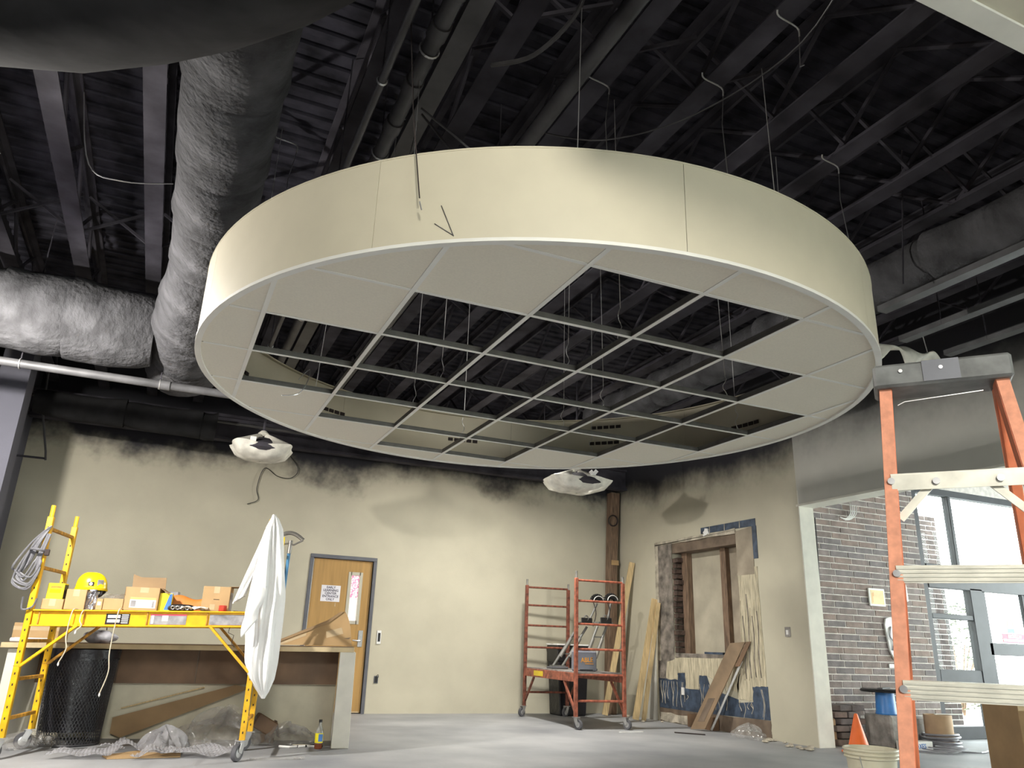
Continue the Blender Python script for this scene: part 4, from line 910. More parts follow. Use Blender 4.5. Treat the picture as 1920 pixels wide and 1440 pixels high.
# strings hanging from the platform
for i, (x, L, lab) in enumerate(((0.42, 0.17, 'short tan string draped over the platform edge near the foil pouch'), (0.34, 0.42, 'tan string with knotted end left of the warning label'), (0.70, 0.66, 'longest tan string hanging from the scaffold in front of the black label'))):
    pts = [sw(x + 0.02, 0.04, pz(x) + 0.004), sw(x, -0.045, pz(x) - 0.01), sw(x - 0.01, -0.045, pz(x) - L * 0.5), sw(x + 0.01, -0.045, pz(x) - L * 0.75), sw(x - 0.025, -0.045, pz(x) - L)]
    t = thing('string', lab, 'string', pts[-1]); MB().tube(smooth_path(pts, 6), 0.005, 6).build('strand', 'string', t, smooth=True); MB().lathe([(0.002, -0.03), (0.008, -0.02), (0.006, 0.0)], pts[-1], 8).build('knot', 'label_white', t)
# bent wire hooks under the platform at right
t = thing('wire_hook', 'thin bent wire hook under the right end of the platform', 'wire', sw(1.66, 0.02, 0.9))
MB().tube([sw(1.62, 0.02, 1.08), sw(1.61, 0.02, 1.02), sw(1.66, 0.02, 1.0), sw(1.65, 0.02, 0.93), sw(1.68, 0.02, 0.90)], 0.003, 5).build('bent_wire', 'slot_dark', t)
# ---- white coverall hung over the right end frame
CVR = thing('white_coverall', 'white cloth coverall draped over the right end of the yellow scaffold', 'coverall', sw(1.9, 0.33, 0.45), SRZ)
prof = [(2.075, 1.845, 0.016, 0.03), (2.04, 1.853, 0.035, 0.06), (1.95, 1.855, 0.070, 0.10), (1.75, 1.862, 0.095, 0.14), (1.55, 1.875, 0.115, 0.17), (1.36, 1.885, 0.130, 0.18), (1.16, 1.878, 0.136, 0.17), (0.97, 1.890, 0.125, 0.15), (0.79, 1.893, 0.125, 0.13), (0.65, 1.915, 0.100, 0.10), (0.55, 1.945, 0.050, 0.07), (0.49, 1.955, 0.016, 0.03)]
def cov(u, v):
    x = v * (len(prof) - 1); i = min(int(x), len(prof) - 2); f_ = x - i; a_, b_ = prof[i], prof[i + 1]
    z, c, hx, hy = [lerp(a_[k], b_[k], f_) for k in range(4)]; a = 2 * pi * u; am = min(1, v * 5) * min(1, (1 - v) * 6)
    k = 1 + am * (0.16 * sin(7 * a + 3.0 * v) + 0.10 * sin(12 * a - 7 * v) + 0.05 * sin(19 * a + 5 * v))
    off = 0.02 * sin(9 * v + 2 * a)
    return sw(c + 0.02 + hx * k * cos(a) + off * am * 0.3, 0.03 + (max(hy, 0.06) * 0.72 + 0.045 * am) * k * sin(a), z)
MB().grid(cov, 72, 46, cu=True).build('body', 'white_cloth', CVR, smooth=True)
def slv(u, v):
    a = 2 * pi * u; c = sw(lerp(1.83, 1.665, v ** 1.1), lerp(0.0, -0.04, v), lerp(1.93, 1.30, v)); r = lerp(0.03, 0.052, v) * (1 + 0.14 * sin(5 * a + 6 * v))
    return c + SU * r * 0.9 * cos(a) + SV * r * 1.1 * sin(a) + Vector((0, 0, 0.035 * cos(a) * v))
MB().grid(slv, 30, 22, cu=True).build('sleeve', 'white_cloth', CVR, smooth=True)
def fold(u, v):
    return sw(lerp(1.78, 1.90, u) + 0.02 * sin(6 * v) - 0.03 * v, -0.165 - 0.03 * sin(pi * u) - 0.02 * v, lerp(1.42, 0.98 + 0.16 * u, v))
MB().grid(fold, 14, 18).build('loose_fold', 'white_cloth', CVR, smooth=True, solid=0.006)
# ---- conduit bender leaning behind the coverall
CB = thing('conduit_bender', 'conduit bender with a blue handle leaning behind the white coverall', 'tool', sw(1.965, 0.98, 0.93))
MB().tube([sw(1.965, 0.98, 0.935), sw(1.995, 0.72, 1.86)], 0.017, 10).build('handle', 'blue_pole', CB, smooth=True)
MB().tube([sw(1.995, 0.72, 1.80), sw(1.998, 0.72, 1.93)], 0.021, 10).build('socket', 'cast_grey', CB, smooth=True)
arc = [sw(1.955 + 0.175 * (t_ - 0.15), 0.71, 1.955 + 0.055 * sin(pi * min(1, t_ * 1.0)) - 0.03 * t_) for t_ in [i / 10 for i in range(11)]]
arc = [sw(1.86 + 0.26 * t_, 0.71, 1.95 + 0.06 * sin(pi * t_) - 0.012 * t_) for t_ in [i / 12 for i in range(13)]]
MB().tube(arc, 0.020, 8).build('bending_shoe', 'cast_grey', CB, smooth=True)
MB().tube([arc[-1], sw(2.03, 0.71, 1.885), sw(1.99, 0.71, 1.90)], 0.010, 6).tube([arc[0], sw(1.94, 0.71, 1.89), sw(1.99, 0.71, 1.90)], 0.010, 6).build('shoe_brace', 'cast_grey', CB, smooth=True)
MB().box(sw(1.925, 0.70, 1.915), (0.03, 0.03, 0.08), SRZ).build('yellow_tag', 'hat_yellow', CB)

# ================================================================== counter
CO = Vector((1.90, 8.05, 0))
def cw(x, y, z): return CO + SU * x + SV * y + Vector((0, 0, z))
def cz(x): return 0.925 + 0.017 * x
CT = thing('counter', 'long plywood-edged counter with white end panel below the tan door', 'counter', cw(-1.6, 0.35, 0), SRZ)
MB().bar(cw(-3.2, 0.34, cz(-3.2) - 0.024), cw(0.0, 0.34, cz(0) - 0.024), 0.70, 0.046).build('worktop', 'counter_edge', CT, bevel=0.003)
MB().bar(cw(-3.19, 0.36, cz(-3.2) + 0.001), cw(-0.005, 0.36, cz(0) + 0.001), 0.655, 0.004).build('worktop_surface', 'brown_board', CT)
MB().prism([(-0.135, 0), (0.032, 0), (0.018, 0.878), (-0.135, 0.878)], 0.0, 0.62, lambda a, b, c: cw(a, c, b)).build('end_panel', 'white_end', CT, bevel=0.003)
MB().b2((0, 0, 0), (0.001, 0.001, 0.001))
ap = MB().prism([(-3.15, 0.50), (-0.14, 0.545), (-0.14, 0.878), (-3.15, 0.825)], 0.52, 0.54, lambda a, b, c: cw(a, c, b)).build('apron_board', 'brown_board', CT)
for x in (-2.3, -1.55, -0.85): MB().prism([(x, 0.53), (x + 0.012, 0.53), (x + 0.012, 0.84), (x, 0.84)], 0.512, 0.52, lambda a, b, c: cw(a, c, b)).build('board_seam', 'lintel', ap)
MB().prism([(-3.15, 0), (-3.02, 0), (-3.02, 0.82), (-3.15, 0.82)], 0.05, 0.62, lambda a, b, c: cw(a, c, b)).build('end_panel', 'white_end', CT, bevel=0.003)
MB().prism([(-3.0, 0.0), (-0.14, 0.0), (-0.14, 0.54), (-3.0, 0.50)], 0.60, 0.615, lambda a, b, c: cw(a, c, b)).build('kick_panel', 'beige_trim', CT)
tag(MB().prism([(-2.25, 0.06), (-2.15, 0.02), (-0.98, 0.50), (-1.15, 0.52), (-2.25, 0.20)], 0.50, 0.512, lambda a, b, c: cw(a, c, b)).build('leaning_board', 'cardboard_dark'), 'long brown board lying aslant under the counter', 'board')
tag(MB().bar(cw(-2.2, 0.565, 0.28), cw(-1.45, 0.565, 0.49), 0.012, 0.03, SV).build('pale_batten', 'pine'), 'pale thin batten aslant behind the brown board under the counter', 'batten')
# folded cardboard on the counter in front of the door
t = thing('folded_cardboard', 'large folded sheet of brown cardboard propped on the right end of the counter', 'cardboard', cw(-0.4, 0.4, cz(-0.4) + 0.005), SRZ)
poly = [(-0.95, 0.012), (-0.82, 0.030), (-0.30, 0.255), (-0.17, 0.345), (-0.12, 0.36), (-0.085, 0.30), (-0.05, 0.20), (-0.02, 0.012)]
MB().prism(poly, 0.40, 0.406, lambda a, b, c: cw(a, c + 0.25 * b, cz(a) + b)).build('sheet', 'cardboard', t)
MB().prism([(-0.95, 0.014), (-0.82, 0.034), (-0.30, 0.26), (-0.17, 0.352), (-0.135, 0.352), (-0.28, 0.235), (-0.82, 0.010)], 0.385, 0.393, lambda a, b, c: cw(a, c + 0.25 * b, cz(a) + b + 0.004)).build('folded_edge', 'cardboard_dark', t)
MB().prism([(-0.30, 0.150), (-0.14, 0.195), (-0.12, 0.13), (-0.29, 0.085)], 0.396, 0.399, lambda a, b, c: cw(a, c + 0.25 * b, cz(a) + b)).build('tape_patch', 'tape', t)
MB().prism([(-0.78, 0.02), (-0.50, 0.135), (-0.50, 0.105), (-0.76, 0.006)], 0.396, 0.399, lambda a, b, c: cw(a, c + 0.25 * b, cz(a) + b)).build('tape_patch', 'tape', t)
MB().prism([(-0.11, 0.085), (-0.04, 0.095), (-0.06, 0.078)], 0.394, 0.398, lambda a, b, c: cw(a, c + 0.25 * b, cz(a) + b)).build('torn_slot', 'lintel', t)
# carton and white parts on the left end of the counter
t = thing('cardboard_box', 'flat brown carton on the left end of the counter behind the scaffold', 'box', cw(-3.0, 0.35, cz(-3.0) + 0.005), SRZ)
MB().box((0, 0, 0.085), (0.40, 0.30, 0.17)).build('carton_body', 'cardboard', t, True, bevel=0.003); MB().box((0.0, -0.151, 0.12), (0.40, 0.001, 0.035)).build('packing_tape', 'tape', t, True)
t = thing('white_tray', 'white plastic tray in front of the flat carton on the counter', 'tray', cw(-2.98, 0.12, cz(-3.0) + 0.003), SRZ)
MB().box((0, 0, 0.018), (0.36, 0.14, 0.036)).build('tray_body', 'soft_white', t, True, bevel=0.008); MB().box((0, 0, 0.037), (0.30, 0.09, 0.004)).build('recess', 'label_white', t, True)
t = thing('foil_bundle', 'crumpled silver plastic bundle on the counter behind the left brace', 'bundle', cw(-2.45, 0.30, cz(-2.45) + 0.003), SRZ)
MB().grid(lambda u, v: ((0.15 + 0.02 * sin(10 * pi * u)) * cos(2 * pi * u) * sin(pi * v) ** .6, 0.10 * sin(2 * pi * u) * sin(pi * v) ** .6, 0.055 * (1 - cos(pi * v)) + 0.01 * sin(8 * pi * u + 5 * v)), 30, 12, cu=True).build('bundle_body', 'silver_bag', t, True, smooth=True)
MB().tube(smooth_path([(-0.05, -0.05, 0.10), (-0.02, -0.07, 0.19), (0.05, -0.07, 0.18), (0.06, -0.05, 0.12)], 4), 0.005, 5).build('handle_wire', 'slot_dark', t, True)
# ---- mesh rubbish bin
BN = thing('mesh_bin', 'black wire-mesh rubbish bin with a liner under the left half of the counter', 'bin', cw(-2.52, 0.17, 0), SRZ)
bc = cw(-2.52, 0.17, 0); nA, nZ = 60, 30; r0_, r1_, hh = 0.262, 0.300, 0.80
gm = MB(); idx = {}
def bpnt(i, j):
    a = 2 * pi * (i + 0.5 * (j % 2)) / nA; z = 0.02 + hh * j / nZ; r = lerp(r0_, r1_, j / nZ); return (bc.x + r * cos(a), bc.y + r * sin(a), z)
for j in range(nZ):
    for i in range(nA):
        p = Vector(bpnt(i, j))
        for q in ((i, j + 1), (i - 1 if j % 2 == 0 else i + 1, j + 1)):
            q = Vector(bpnt(*q)); rad_ = Vector((p.x - bc.x, p.y - bc.y, 0)).normalized()
            gm.bar(p, q, 0.005, 0.003, rad_)
gmo = gm.build('wire_mesh', 'mesh_black', BN)
MB().torus((bc.x, bc.y, hh + 0.02), r1_, 0.010, (0, 0, 1), 44, 8).build('top_ring', 'mesh_black', BN, smooth=True)
MB().torus((bc.x, bc.y, 0.012), r0_, 0.010, (0, 0, 1), 44, 8).build('base_ring', 'mesh_black', BN, smooth=True)
MB().grid(lambda u, v: (bc.x + (lerp(0.243, 0.291, v) + 0.012 * sin(7 * 2 * pi * u + 4 * v) * (1 - 0.7 * v)) * cos(2 * pi * u), bc.y + (lerp(0.243, 0.291, v) + 0.012 * sin(7 * 2 * pi * u + 4 * v) * (1 - 0.7 * v)) * sin(2 * pi * u), lerp(0.12, hh + 0.005, v)), 56, 14, cu=True).build('liner', 'liner', BN, smooth=True)
MB().grid(lambda u, v: (bc.x + (0.313 - 0.004 * v) * cos(2 * pi * u), bc.y + (0.313 - 0.004 * v) * sin(2 * pi * u), hh + 0.03 - 0.085 * v - 0.012 * v * sin(6 * pi * u)), 56, 5, cu=True).build('liner_cuff', 'liner', BN, smooth=True)
# ---- drink bottle
bt = cw(-0.255, -0.035, 0); t = thing('drink_bottle', 'plastic drink bottle with yellow and blue label at the white counter end', 'bottle', bt)
MB().lathe([(0.030, 0.0), (0.037, 0.006), (0.038, 0.05)], bt, 20).build('drink', 'tea', t, smooth=True)
MB().lathe([(0.038, 0.05), (0.038, 0.145), (0.032, 0.165), (0.015, 0.205), (0.013, 0.235)], bt, 20).build('clear_body', 'clear_bottle', t, smooth=True)
MB().lathe([(0.0388, 0.055), (0.0388, 0.14)], bt, 20, cap=False).build('label', 'bright_yellow', t, smooth=True)
MB().box(bt + Vector((0.006, -0.0392, 0.10)), (0.04, 0.002, 0.065)).build('blue_panel', 'label_blue', t)
MB().cyl(bt + Vector((0, 0, 0.233)), bt + Vector((0, 0, 0.258)), 0.016, 14).build('cap', 'black_plastic', t)
# ---- packing litter under the scaffold
def bubble(label, corners, z, und, seed, px_=0.032):
    a, b, c, d = [Vector((p[0], p[1], 0)) for p in corners]; r_ = random.Random(seed); ph = [r_.uniform(0, 6) for _ in range(4)]
    nu = int(((b - a).length) / px_ * 4) + 1; nv = int(((d - a).length) / px_ * 4) + 1
    def fn(u, v):
        p = a.lerp(b, u).lerp(d.lerp(c, u), v); bu = (u * (nu - 1) / 4) % 1 - 0.5; row = int(v * (nv - 1) / 4); bv = (v * (nv - 1) / 4) % 1 - 0.5
        bu = ((u * (nu - 1) / 4 + 0.5 * (row % 2)) % 1) - 0.5
        h = 0.013 * max(0, 1 - (bu * bu + bv * bv) * 5.5) ** 0.5
        return (p.x, p.y, z + und * (0.5 + 0.5 * sin(5 * u + ph[0]) * cos(4 * v + ph[1])) + 0.3 * und * sin(11 * u + 7 * v + ph[2]) + h + 0.3 * und)
    o = MB().grid(fn, nu, nv).build('bubble_wrap', 'bubble_film', smooth=True, solid=0.0); return tag(o, label, 'bubble wrap', 'sheets of bubble wrap under the scaffold')
bubble('folded bubble wrap sheet in front of the mesh bin', [sw(0.33, 0.02, 0), sw(0.78, 0.02, 0), sw(0.86, 0.36, 0), sw(0.50, 0.42, 0)], 0.012, 0.035, 1)
bubble('bubble wrap sheet on the right of the mesh bin foot', [sw(0.62, 0.45, 0), sw(1.0, 0.42, 0), sw(1.10, 0.80, 0), sw(0.72, 0.85, 0)], 0.010, 0.05, 2)
bubble('crumpled bubble wrap lying over the flat cardboard', [sw(0.98, 0.0, 0), sw(1.30, 0.05, 0), sw(1.42, 0.35, 0), sw(1.10, 0.35, 0)], 0.014, 0.045, 3)
bubble('long bubble wrap strip beside the right front wheel', [sw(1.15, 0.12, 0), sw(1.76, 0.10, 0), sw(1.78, 0.42, 0), sw(1.22, 0.46, 0)], 0.010, 0.05, 4)
def crumple(label, c, rx, ry, h, mat, seed, name='plastic_film', cat='plastic film'):
    r_ = random.Random(seed); ph = [r_.uniform(0, 6) for _ in range(8)]
    def fn(u, v):
        a = 2 * pi * u; k = sin(pi * (0.5 + 0.5 * v)); q = 1 + 0.16 * sin(3 * a + ph[0]) + 0.10 * sin(7 * a + ph[1] + 5 * v) + 0.06 * sin(13 * a + ph[2] - 9 * v)
        return (c[0] + rx * k * q * cos(a), c[1] + ry * k * q * sin(a), c[2] + 0.004 + h * (1 - (1 - v) ** 1.6) * (1 + 0.22 * sin(4 * a + ph[3]) + 0.18 * sin(9 * a + 6 * v + ph[4])))
    return tag(MB().grid(fn, 64, 18, cu=True).build(name, mat, smooth=True), label, cat)
crumple('crumpled clear wrap heap in the middle under the counter', sw(1.12, 0.55, 0), 0.20, 0.15, 0.16, 'bubble_film', 1, 'bubble_wrap', 'bubble wrap')
crumple('large heap of clear plastic film under the right half of the counter', cw(-1.15, 0.22, 0), 0.42, 0.20, 0.26, 'clear_film', 2)
crumple('clear plastic film by the white end panel beside the bottle', cw(-0.55, 0.30, 0), 0.26, 0.16, 0.15, 'clear_film', 3)
crumple('clear plastic film at the left foot of the scaffold', sw(-0.05, 0.75, 0), 0.25, 0.20, 0.10, 'clear_film', 4)
tag(MB().prism([(0.80, 0.05), (1.35, 0.18), (1.28, 0.62), (0.98, 0.55), (0.72, 0.22)], 0.002, 0.010, lambda a, b, c: sw(a, b, c + 0.05 * max(0, b - 0.2) * (1 if a > 1 else 0.3))).build('cardboard_sheet', 'cardboard'), 'flat torn cardboard sheet between the bubble wrap pieces', 'cardboard')
t = thing('crushed_box', 'dark brown crushed box end under the counter behind the right leg', 'box', cw(-0.80, 0.33, 0), SRZ + 0.3)
MB().box((0, 0, 0.17), (0.22, 0.12, 0.14), R=Matrix.Rotation(0.5, 3, 'Y')).build('crushed_body', 'brown_board', t, True, bevel=0.01); MB().box((0.13, 0, 0.13), (0.01, 0.10, 0.16), R=Matrix.Rotation(-0.3, 3, 'Y')).build('flap', 'old_wood', t, True); MB().box((0, 0, 0.05), (0.2, 0.1, 0.1)).build('crushed_base', 'lintel', t, True, bevel=0.01)
tag(MB().tube([sw(1.93, 0.02, 0.012), sw(2.38, 0.10, 0.012)], 0.012, 8).build('plastic_tube', 'clear_film', smooth=True), 'clear plastic tube lying on the floor right of the front wheel', 'tube')
t = thing('cable_offcuts', 'few pale cable offcuts on the floor left of the drink bottle', 'cable', cw(-0.42, 0.02, 0))
for k in range(5):
    p = cw(-0.62 + 0.06 * k, 0.03 + 0.03 * (k % 3), 0.012); MB().tube([p, p + Vector((0.09, 0.03 * (k - 2), 0.0)), p + Vector((0.16, -0.03, 0.0))], 0.011, 6).build('offcut', ('label_white', 'black_plastic', 'string')[k % 3], t)
# ================================================================== orange scaffold
NLp, NRp, FLp, FRp = Vector((5.19, 9.42, 0)), Vector((5.89, 9.36, 0)), Vector((5.28, 11.18, 0)), Vector((5.98, 11.12, 0))
OS = thing('rolling_scaffold', 'rusty orange rolling scaffold standing before the back wall corner', 'scaffold', (5.58, 10.25, 0))
Zv = Vector((0, 0, 1)); ad = (NRp - NLp).normalized()
for L_, R_, near in ((NLp, NRp, True), (FLp, FRp, False)):
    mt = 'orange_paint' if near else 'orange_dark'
    for q, top in ((L_, 1.90), (R_, 1.86)):
        post = MB().bar(q + Zv * 0.15, q + Zv * top, 0.050, 0.045, ad).build('post', mt, OS, bevel=0.004)
        MB().cyl(q + Zv * top, q + Zv * (top + 0.09), 0.017, 8).build('pin', 'cast_grey', post)
        sl = MB()
        for k in range(21):
            sl.box(q + Zv * (0.24 + 0.08 * k) + Vector((0, -0.0235, 0)), (0.016, 0.003, 0.034), atan2(ad.y, ad.x))
        sl.build('lock_slots', 'slot_dark' if not near else 'label_orange', post)
        caster(q, 1.9 if near else 0.4, OS, 0.062, 'rubber', 'galvanised')
    for z in (0.34, 0.66, 0.98, 1.30, 1.60, 1.87):
        MB().cyl(L_ + Zv * z, R_ + Zv * z, 0.015, 8).build('rung', mt, OS, smooth=True)
for a_, b_ in ((NLp, FLp), (NRp, FRp)):
    d_ = (b_ - a_).normalized()
    rl_ = MB().bar(a_ + d_ * 0.03 + Zv * 0.625, b_ - d_ * 0.03 + Zv * 0.625, 0.03, 0.11).build('side_rail', 'orange_paint', OS, bevel=0.003)
    if a_ is NLp: MB().bar(a_ + d_ * 1.05 + Zv * 0.625 + Vector((-0.016, 0, 0)), a_ + d_ * 1.38 + Zv * 0.625 + Vector((-0.016, 0, 0)), 0.003, 0.07).build('yellow_label', 'hat_yellow', rl_)
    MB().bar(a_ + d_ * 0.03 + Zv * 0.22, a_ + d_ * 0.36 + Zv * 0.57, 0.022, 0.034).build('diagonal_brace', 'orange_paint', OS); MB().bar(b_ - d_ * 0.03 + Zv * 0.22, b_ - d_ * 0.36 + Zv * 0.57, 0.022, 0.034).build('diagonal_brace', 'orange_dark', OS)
mid0, mid1 = (NLp + NRp) / 2, (FLp + FRp) / 2
MB().bar(mid0 + Zv * 0.685, mid1 + Zv * 0.685, 0.66, 0.018).build('plywood_deck', 'stone', OS)
SH = 0.695
# ---- drywall stilts leaning on the shelf
def stilt(label, foot, top, seed):
    f_, t_ = Vector(foot), Vector(top); t = thing('drywall_stilt', label, 'stilt', foot, 0, 'drywall stilts on the orange scaffold'); d = (t_ - f_); sx = Vector((0.075, 0, 0)); L = d.length; dn = d.normalized()
    fl = MB().box(f_ + Vector((0, 0, 0.02)), (0.30, 0.13, 0.03), 0.1).build('foot_plate', 'rubber', t, bevel=0.008)
    MB().box(f_ + Vector((0, 0, 0.042)), (0.22, 0.09, 0.02), 0.1).build('foot_bracket', 'stilt_metal', t)
    for s in (-1, 1):
        leg = MB().cyl(f_ + sx * s + Zv * 0.04, f_ + sx * s + d * 0.62, 0.018, 10).build('strut', 'stilt_metal', t, smooth=True)
        MB().cyl(f_ + sx * s + d * 0.18, f_ + sx * s + d * 0.45, 0.026, 10).build('spring_sleeve', 'cast_grey', leg, smooth=True)
    for u in (0.22, 0.47): MB().bar(f_ - sx + d * u, f_ + sx + d * u, 0.02, 0.02).build('crossbar', 'stilt_metal', t)
    pc = f_ + d * 0.64
    MB().box(pc + Vector((0.02, 0, 0.03)), (0.26, 0.11, 0.03), 0.1).build('shoe_platform', 'stilt_metal', t, bevel=0.004)
    MB().box(pc + Vector((0.03, -0.05, 0.065)), (0.20, 0.02, 0.08), 0.1).build('shoe_strap', 'black_plastic', t, bevel=0.008)
    MB().cyl(pc + Vector((0.07, 0, 0.02)), t_ - Zv * 0.03, 0.015, 8).build('calf_tube', 'stilt_metal', t, smooth=True)
    MB().torus(pc + Vector((0.02, -0.05, 0.10)), 0.035, 0.010, (0, 1, 0), 16, 6).build('ankle_joint', 'cast_grey', t, smooth=True)
    arcp = [t_ + Vector((0.085 * cos(a), 0.0, 0.075 * sin(a) - 0.01)) for a in [radians(k) for k in range(10, 181, 17)]]
    cuff = MB()
    for p, q in zip(arcp[:-1], arcp[1:]): cuff.bar(p, q, 0.09, 0.016, (0, 1, 0))
    cf = cuff.build('calf_cuff', 'black_plastic', t)
    MB().tube([p + Vector((0, -0.05, 0.008)) for p in arcp], 0.006, 6).build('cuff_rim', 'label_white', cf, smooth=True)
    MB().lathe([(0.008, 0), (0.014, 0.01), (0.012, 0.03)], t_ + Vector((0, 0, 0.07)), 8).build('knob', 'black_plastic', t)
    MB().tube(smooth_path([t_ + Vector((-0.08, -0.03, -0.02)), t_ + Vector((-0.05, -0.05, -0.18)), t_ + Vector((-0.10, -0.05, -0.36))], 5), 0.007, 5).build('dangling_strap', 'slot_dark', t)
stilt('left drywall stilt on the orange scaffold with its foot by the yellow label', (5.44, 10.42, SH), (6.02, 10.28, 1.66), 1)
stilt('right drywall stilt on the orange scaffold leaning behind the grey case', (5.62, 9.90, SH), (6.06, 9.95, 1.66), 2)
# grey case
t = thing('tool_case', 'grey plastic tool case with orange lettering on the orange scaffold', 'case', (5.47, 9.70, SH))
MB().b2((5.31, 9.62, SH), (5.63, 9.78, SH + 0.262)).build('case_shell', 'case_grey', t, bevel=0.018)
MB().b2((5.40, 9.67, SH + 0.262), (5.42, 9.73, SH + 0.285)).b2((5.52, 9.67, SH + 0.262), (5.54, 9.73, SH + 0.285)).b2((5.40, 9.68, SH + 0.278), (5.54, 9.72, SH + 0.296)).build('handle', 'steel_grey', t)
MB().b2((5.36, 9.616, SH + 0.012), (5.56, 9.62, SH + 0.026)).build('bottom_slot', 'black_plastic', t)
text('lettering', 'ABLE', 0.085, 'logo_orange', t, (5.47, 9.6185, SH + 0.145), FACE_Y @ Matrix.Rotation(0.05, 3, 'Z'), 0.0008)
MB().b2((5.44, 9.6175, SH + 0.094), (5.57, 9.6195, SH + 0.104)).build('underline', 'logo_orange', t)
# black bin behind
t = thing('rubbish_bin', 'tall black rubbish bin behind the orange scaffold', 'bin', (6.13, 11.36, 0))
MB().prism([(5.90, 0), (6.36, 0), (6.41, 1.0), (5.85, 1.0)], 11.20, 11.56, lambda a, b, c: (a, c, b)).build('bin_body', 'liner', t, bevel=0.015)
MB().b2((5.84, 11.19, 0.78), (6.42, 11.57, 1.02)).build('bag_cuff', 'black_plastic', t, bevel=0.012)
MB().b2((5.83, 11.18, 1.02), (6.43, 11.58, 1.045)).build('white_rim', 'soft_white', t, bevel=0.008)
# ---- corner: wrapped post, lumber
pp = thing('corner_post', 'brown paper-wrapped post standing in the corner up to the ceiling', 'post', (7.04, 11.52, 0))
MB().prism([(6.91, 0.0), (7.06, 0.0), (7.10, 2.4), (7.17, 3.6), (7.0, 3.6), (6.96, 2.4)], 11.44, 11.60, lambda a, b, c: (a, c, b)).build('wrapped_shaft', 'old_wood', pp, bevel=0.006)
MB().torus((7.01, 11.42, 3.10), 0.09, 0.012, (0, 1, 0.1), 22, 6).build('cord_loop', 'slot_dark', pp, smooth=True)
MB().b2((6.98, 11.43, 2.35), (7.12, 11.44, 2.43)).build('torn_edge', 'cardboard', pp)
def plank(label, p, q, w_, th, mat='pine', up=(0.3, 1, 0), name='timber_board'):
    return tag(MB().bar(p, q, w_, th, up).build(name, mat, bevel=0.002), label, 'board', 'boards leaning in the corner' if mat == 'pine' else None) if mat == 'pine' else tag(MB().bar(p, q, w_, th, up).build(name, mat, bevel=0.002), label, 'board')
plank('tallest pale timber board leaning in the corner by the brown post', (6.72, 11.25, 0.01), (7.15, 11.06, 2.37), 0.09, 0.038)
plank('pale timber board leaning on the right wall, left of the pair', (6.80, 10.50, 0.01), (7.155, 10.44, 1.76), 0.09, 0.038)
plank('pale timber board leaning on the right wall, right of the pair', (6.86, 10.37, 0.01), (7.16, 10.34, 1.70), 0.06, 0.038)
tag(MB().b2((7.186, 10.50, 0.0), (7.198, 10.74, 1.30)).build('plaster_sheet', 'header_glare_paint'), 'grey plasterboard offcut standing against the right wall behind the timber pair', 'board')
# leaning brown panel and white pole in front of the niche
t = thing('plywood_sheet', 'brown door panel leaning against the niche, with a dark slot near its foot', 'panel', (7.0, 9.2, 0))
A_, B_ = Vector((6.88, 9.26, 0.005)), Vector((7.10, 8.62, 1.12)); ax = (B_ - A_); sd = Vector((0.02, -0.24, -0.0))
sd = Vector((0.06, -0.235, 0.02)); nn = ax.cross(sd).normalized() * 0.018
def quad(p, a, b, th): return MB().add([p, p + a, p + a + b, p + b, p + th, p + a + th, p + a + b + th, p + b + th], [(0, 1, 2, 3), (4, 7, 6, 5), (0, 4, 5, 1), (1, 5, 6, 2), (2, 6, 7, 3), (3, 7, 4, 0)])
if nn.x > 0: nn = -nn
quad(A_, ax, sd, nn).build('panel_board', 'panel_brown', t, bevel=0.002)
quad(A_ + ax * 0.09 + sd * 0.28 + nn * 1.05, ax * 0.27, sd * 0.44, nn * 0.1).build('dark_slot', 'lintel', t)
tag(quad(A_ + ax * 0.72 + sd * 1.05, ax * 0.28, sd * 0.30, nn * 0.6).build('dark_offcut', 'brown_board'), 'dark board offcut beside the top of the leaning brown panel', 'board')
tag(MB().tube([(7.08, 9.08, 0.012), (7.17, 8.50, 0.90)], 0.016, 8).build('white_pole', 'soft_white', smooth=True), 'thin white pole leaning beside the brown panel at the niche', 'pole')
tag(MB().b2((7.09, 9.05, 0.0), (7.185, 9.62, 0.17)).build('kick_board', 'brown_board', bevel=0.003), 'low dark brown board on the floor below the blue patches', 'board')
crumple('crumpled clear plastic on the floor at the right end of the niche', (7.0, 8.22, 0), 0.13, 0.26, 0.13, 'clear_film', 7)
# rubble along the wall base
rr_ = random.Random(31)
for k in range(16):
    x, y, s = rr_.uniform(6.85, 7.15), rr_.uniform(7.1, 8.1), rr_.uniform(0.02, 0.055)
    if k > 12: x, y = rr_.uniform(6.7, 7.1), rr_.uniform(9.0, 11.0)
    tag(MB().lathe([(s * 0.4, 0), (s, s * 0.25), (s * 0.8, s * 0.6), (s * 0.3, s * 0.75)], (x, y, 0.0), 6, Matrix.Rotation(rr_.uniform(0, 3), 3, 'Z')).build('rubble_chip', 'plaster_cream'), 'pale plaster chip lying at the foot of the right wall', 'rubble', 'plaster chips along the right wall')
tag(MB().tube([(6.35, 8.9, 0.008), (6.62, 8.62, 0.008)], 0.008, 6).build('black_rod', 'slot_dark'), 'short black rod on the floor before the niche', 'rod')
tag(MB().b2((5.6, 9.0, 0.0), (5.95, 9.03, 0.012)).build('white_strip', 'soft_white'), 'thin white strip lying on the floor between scaffold and niche', 'strip')
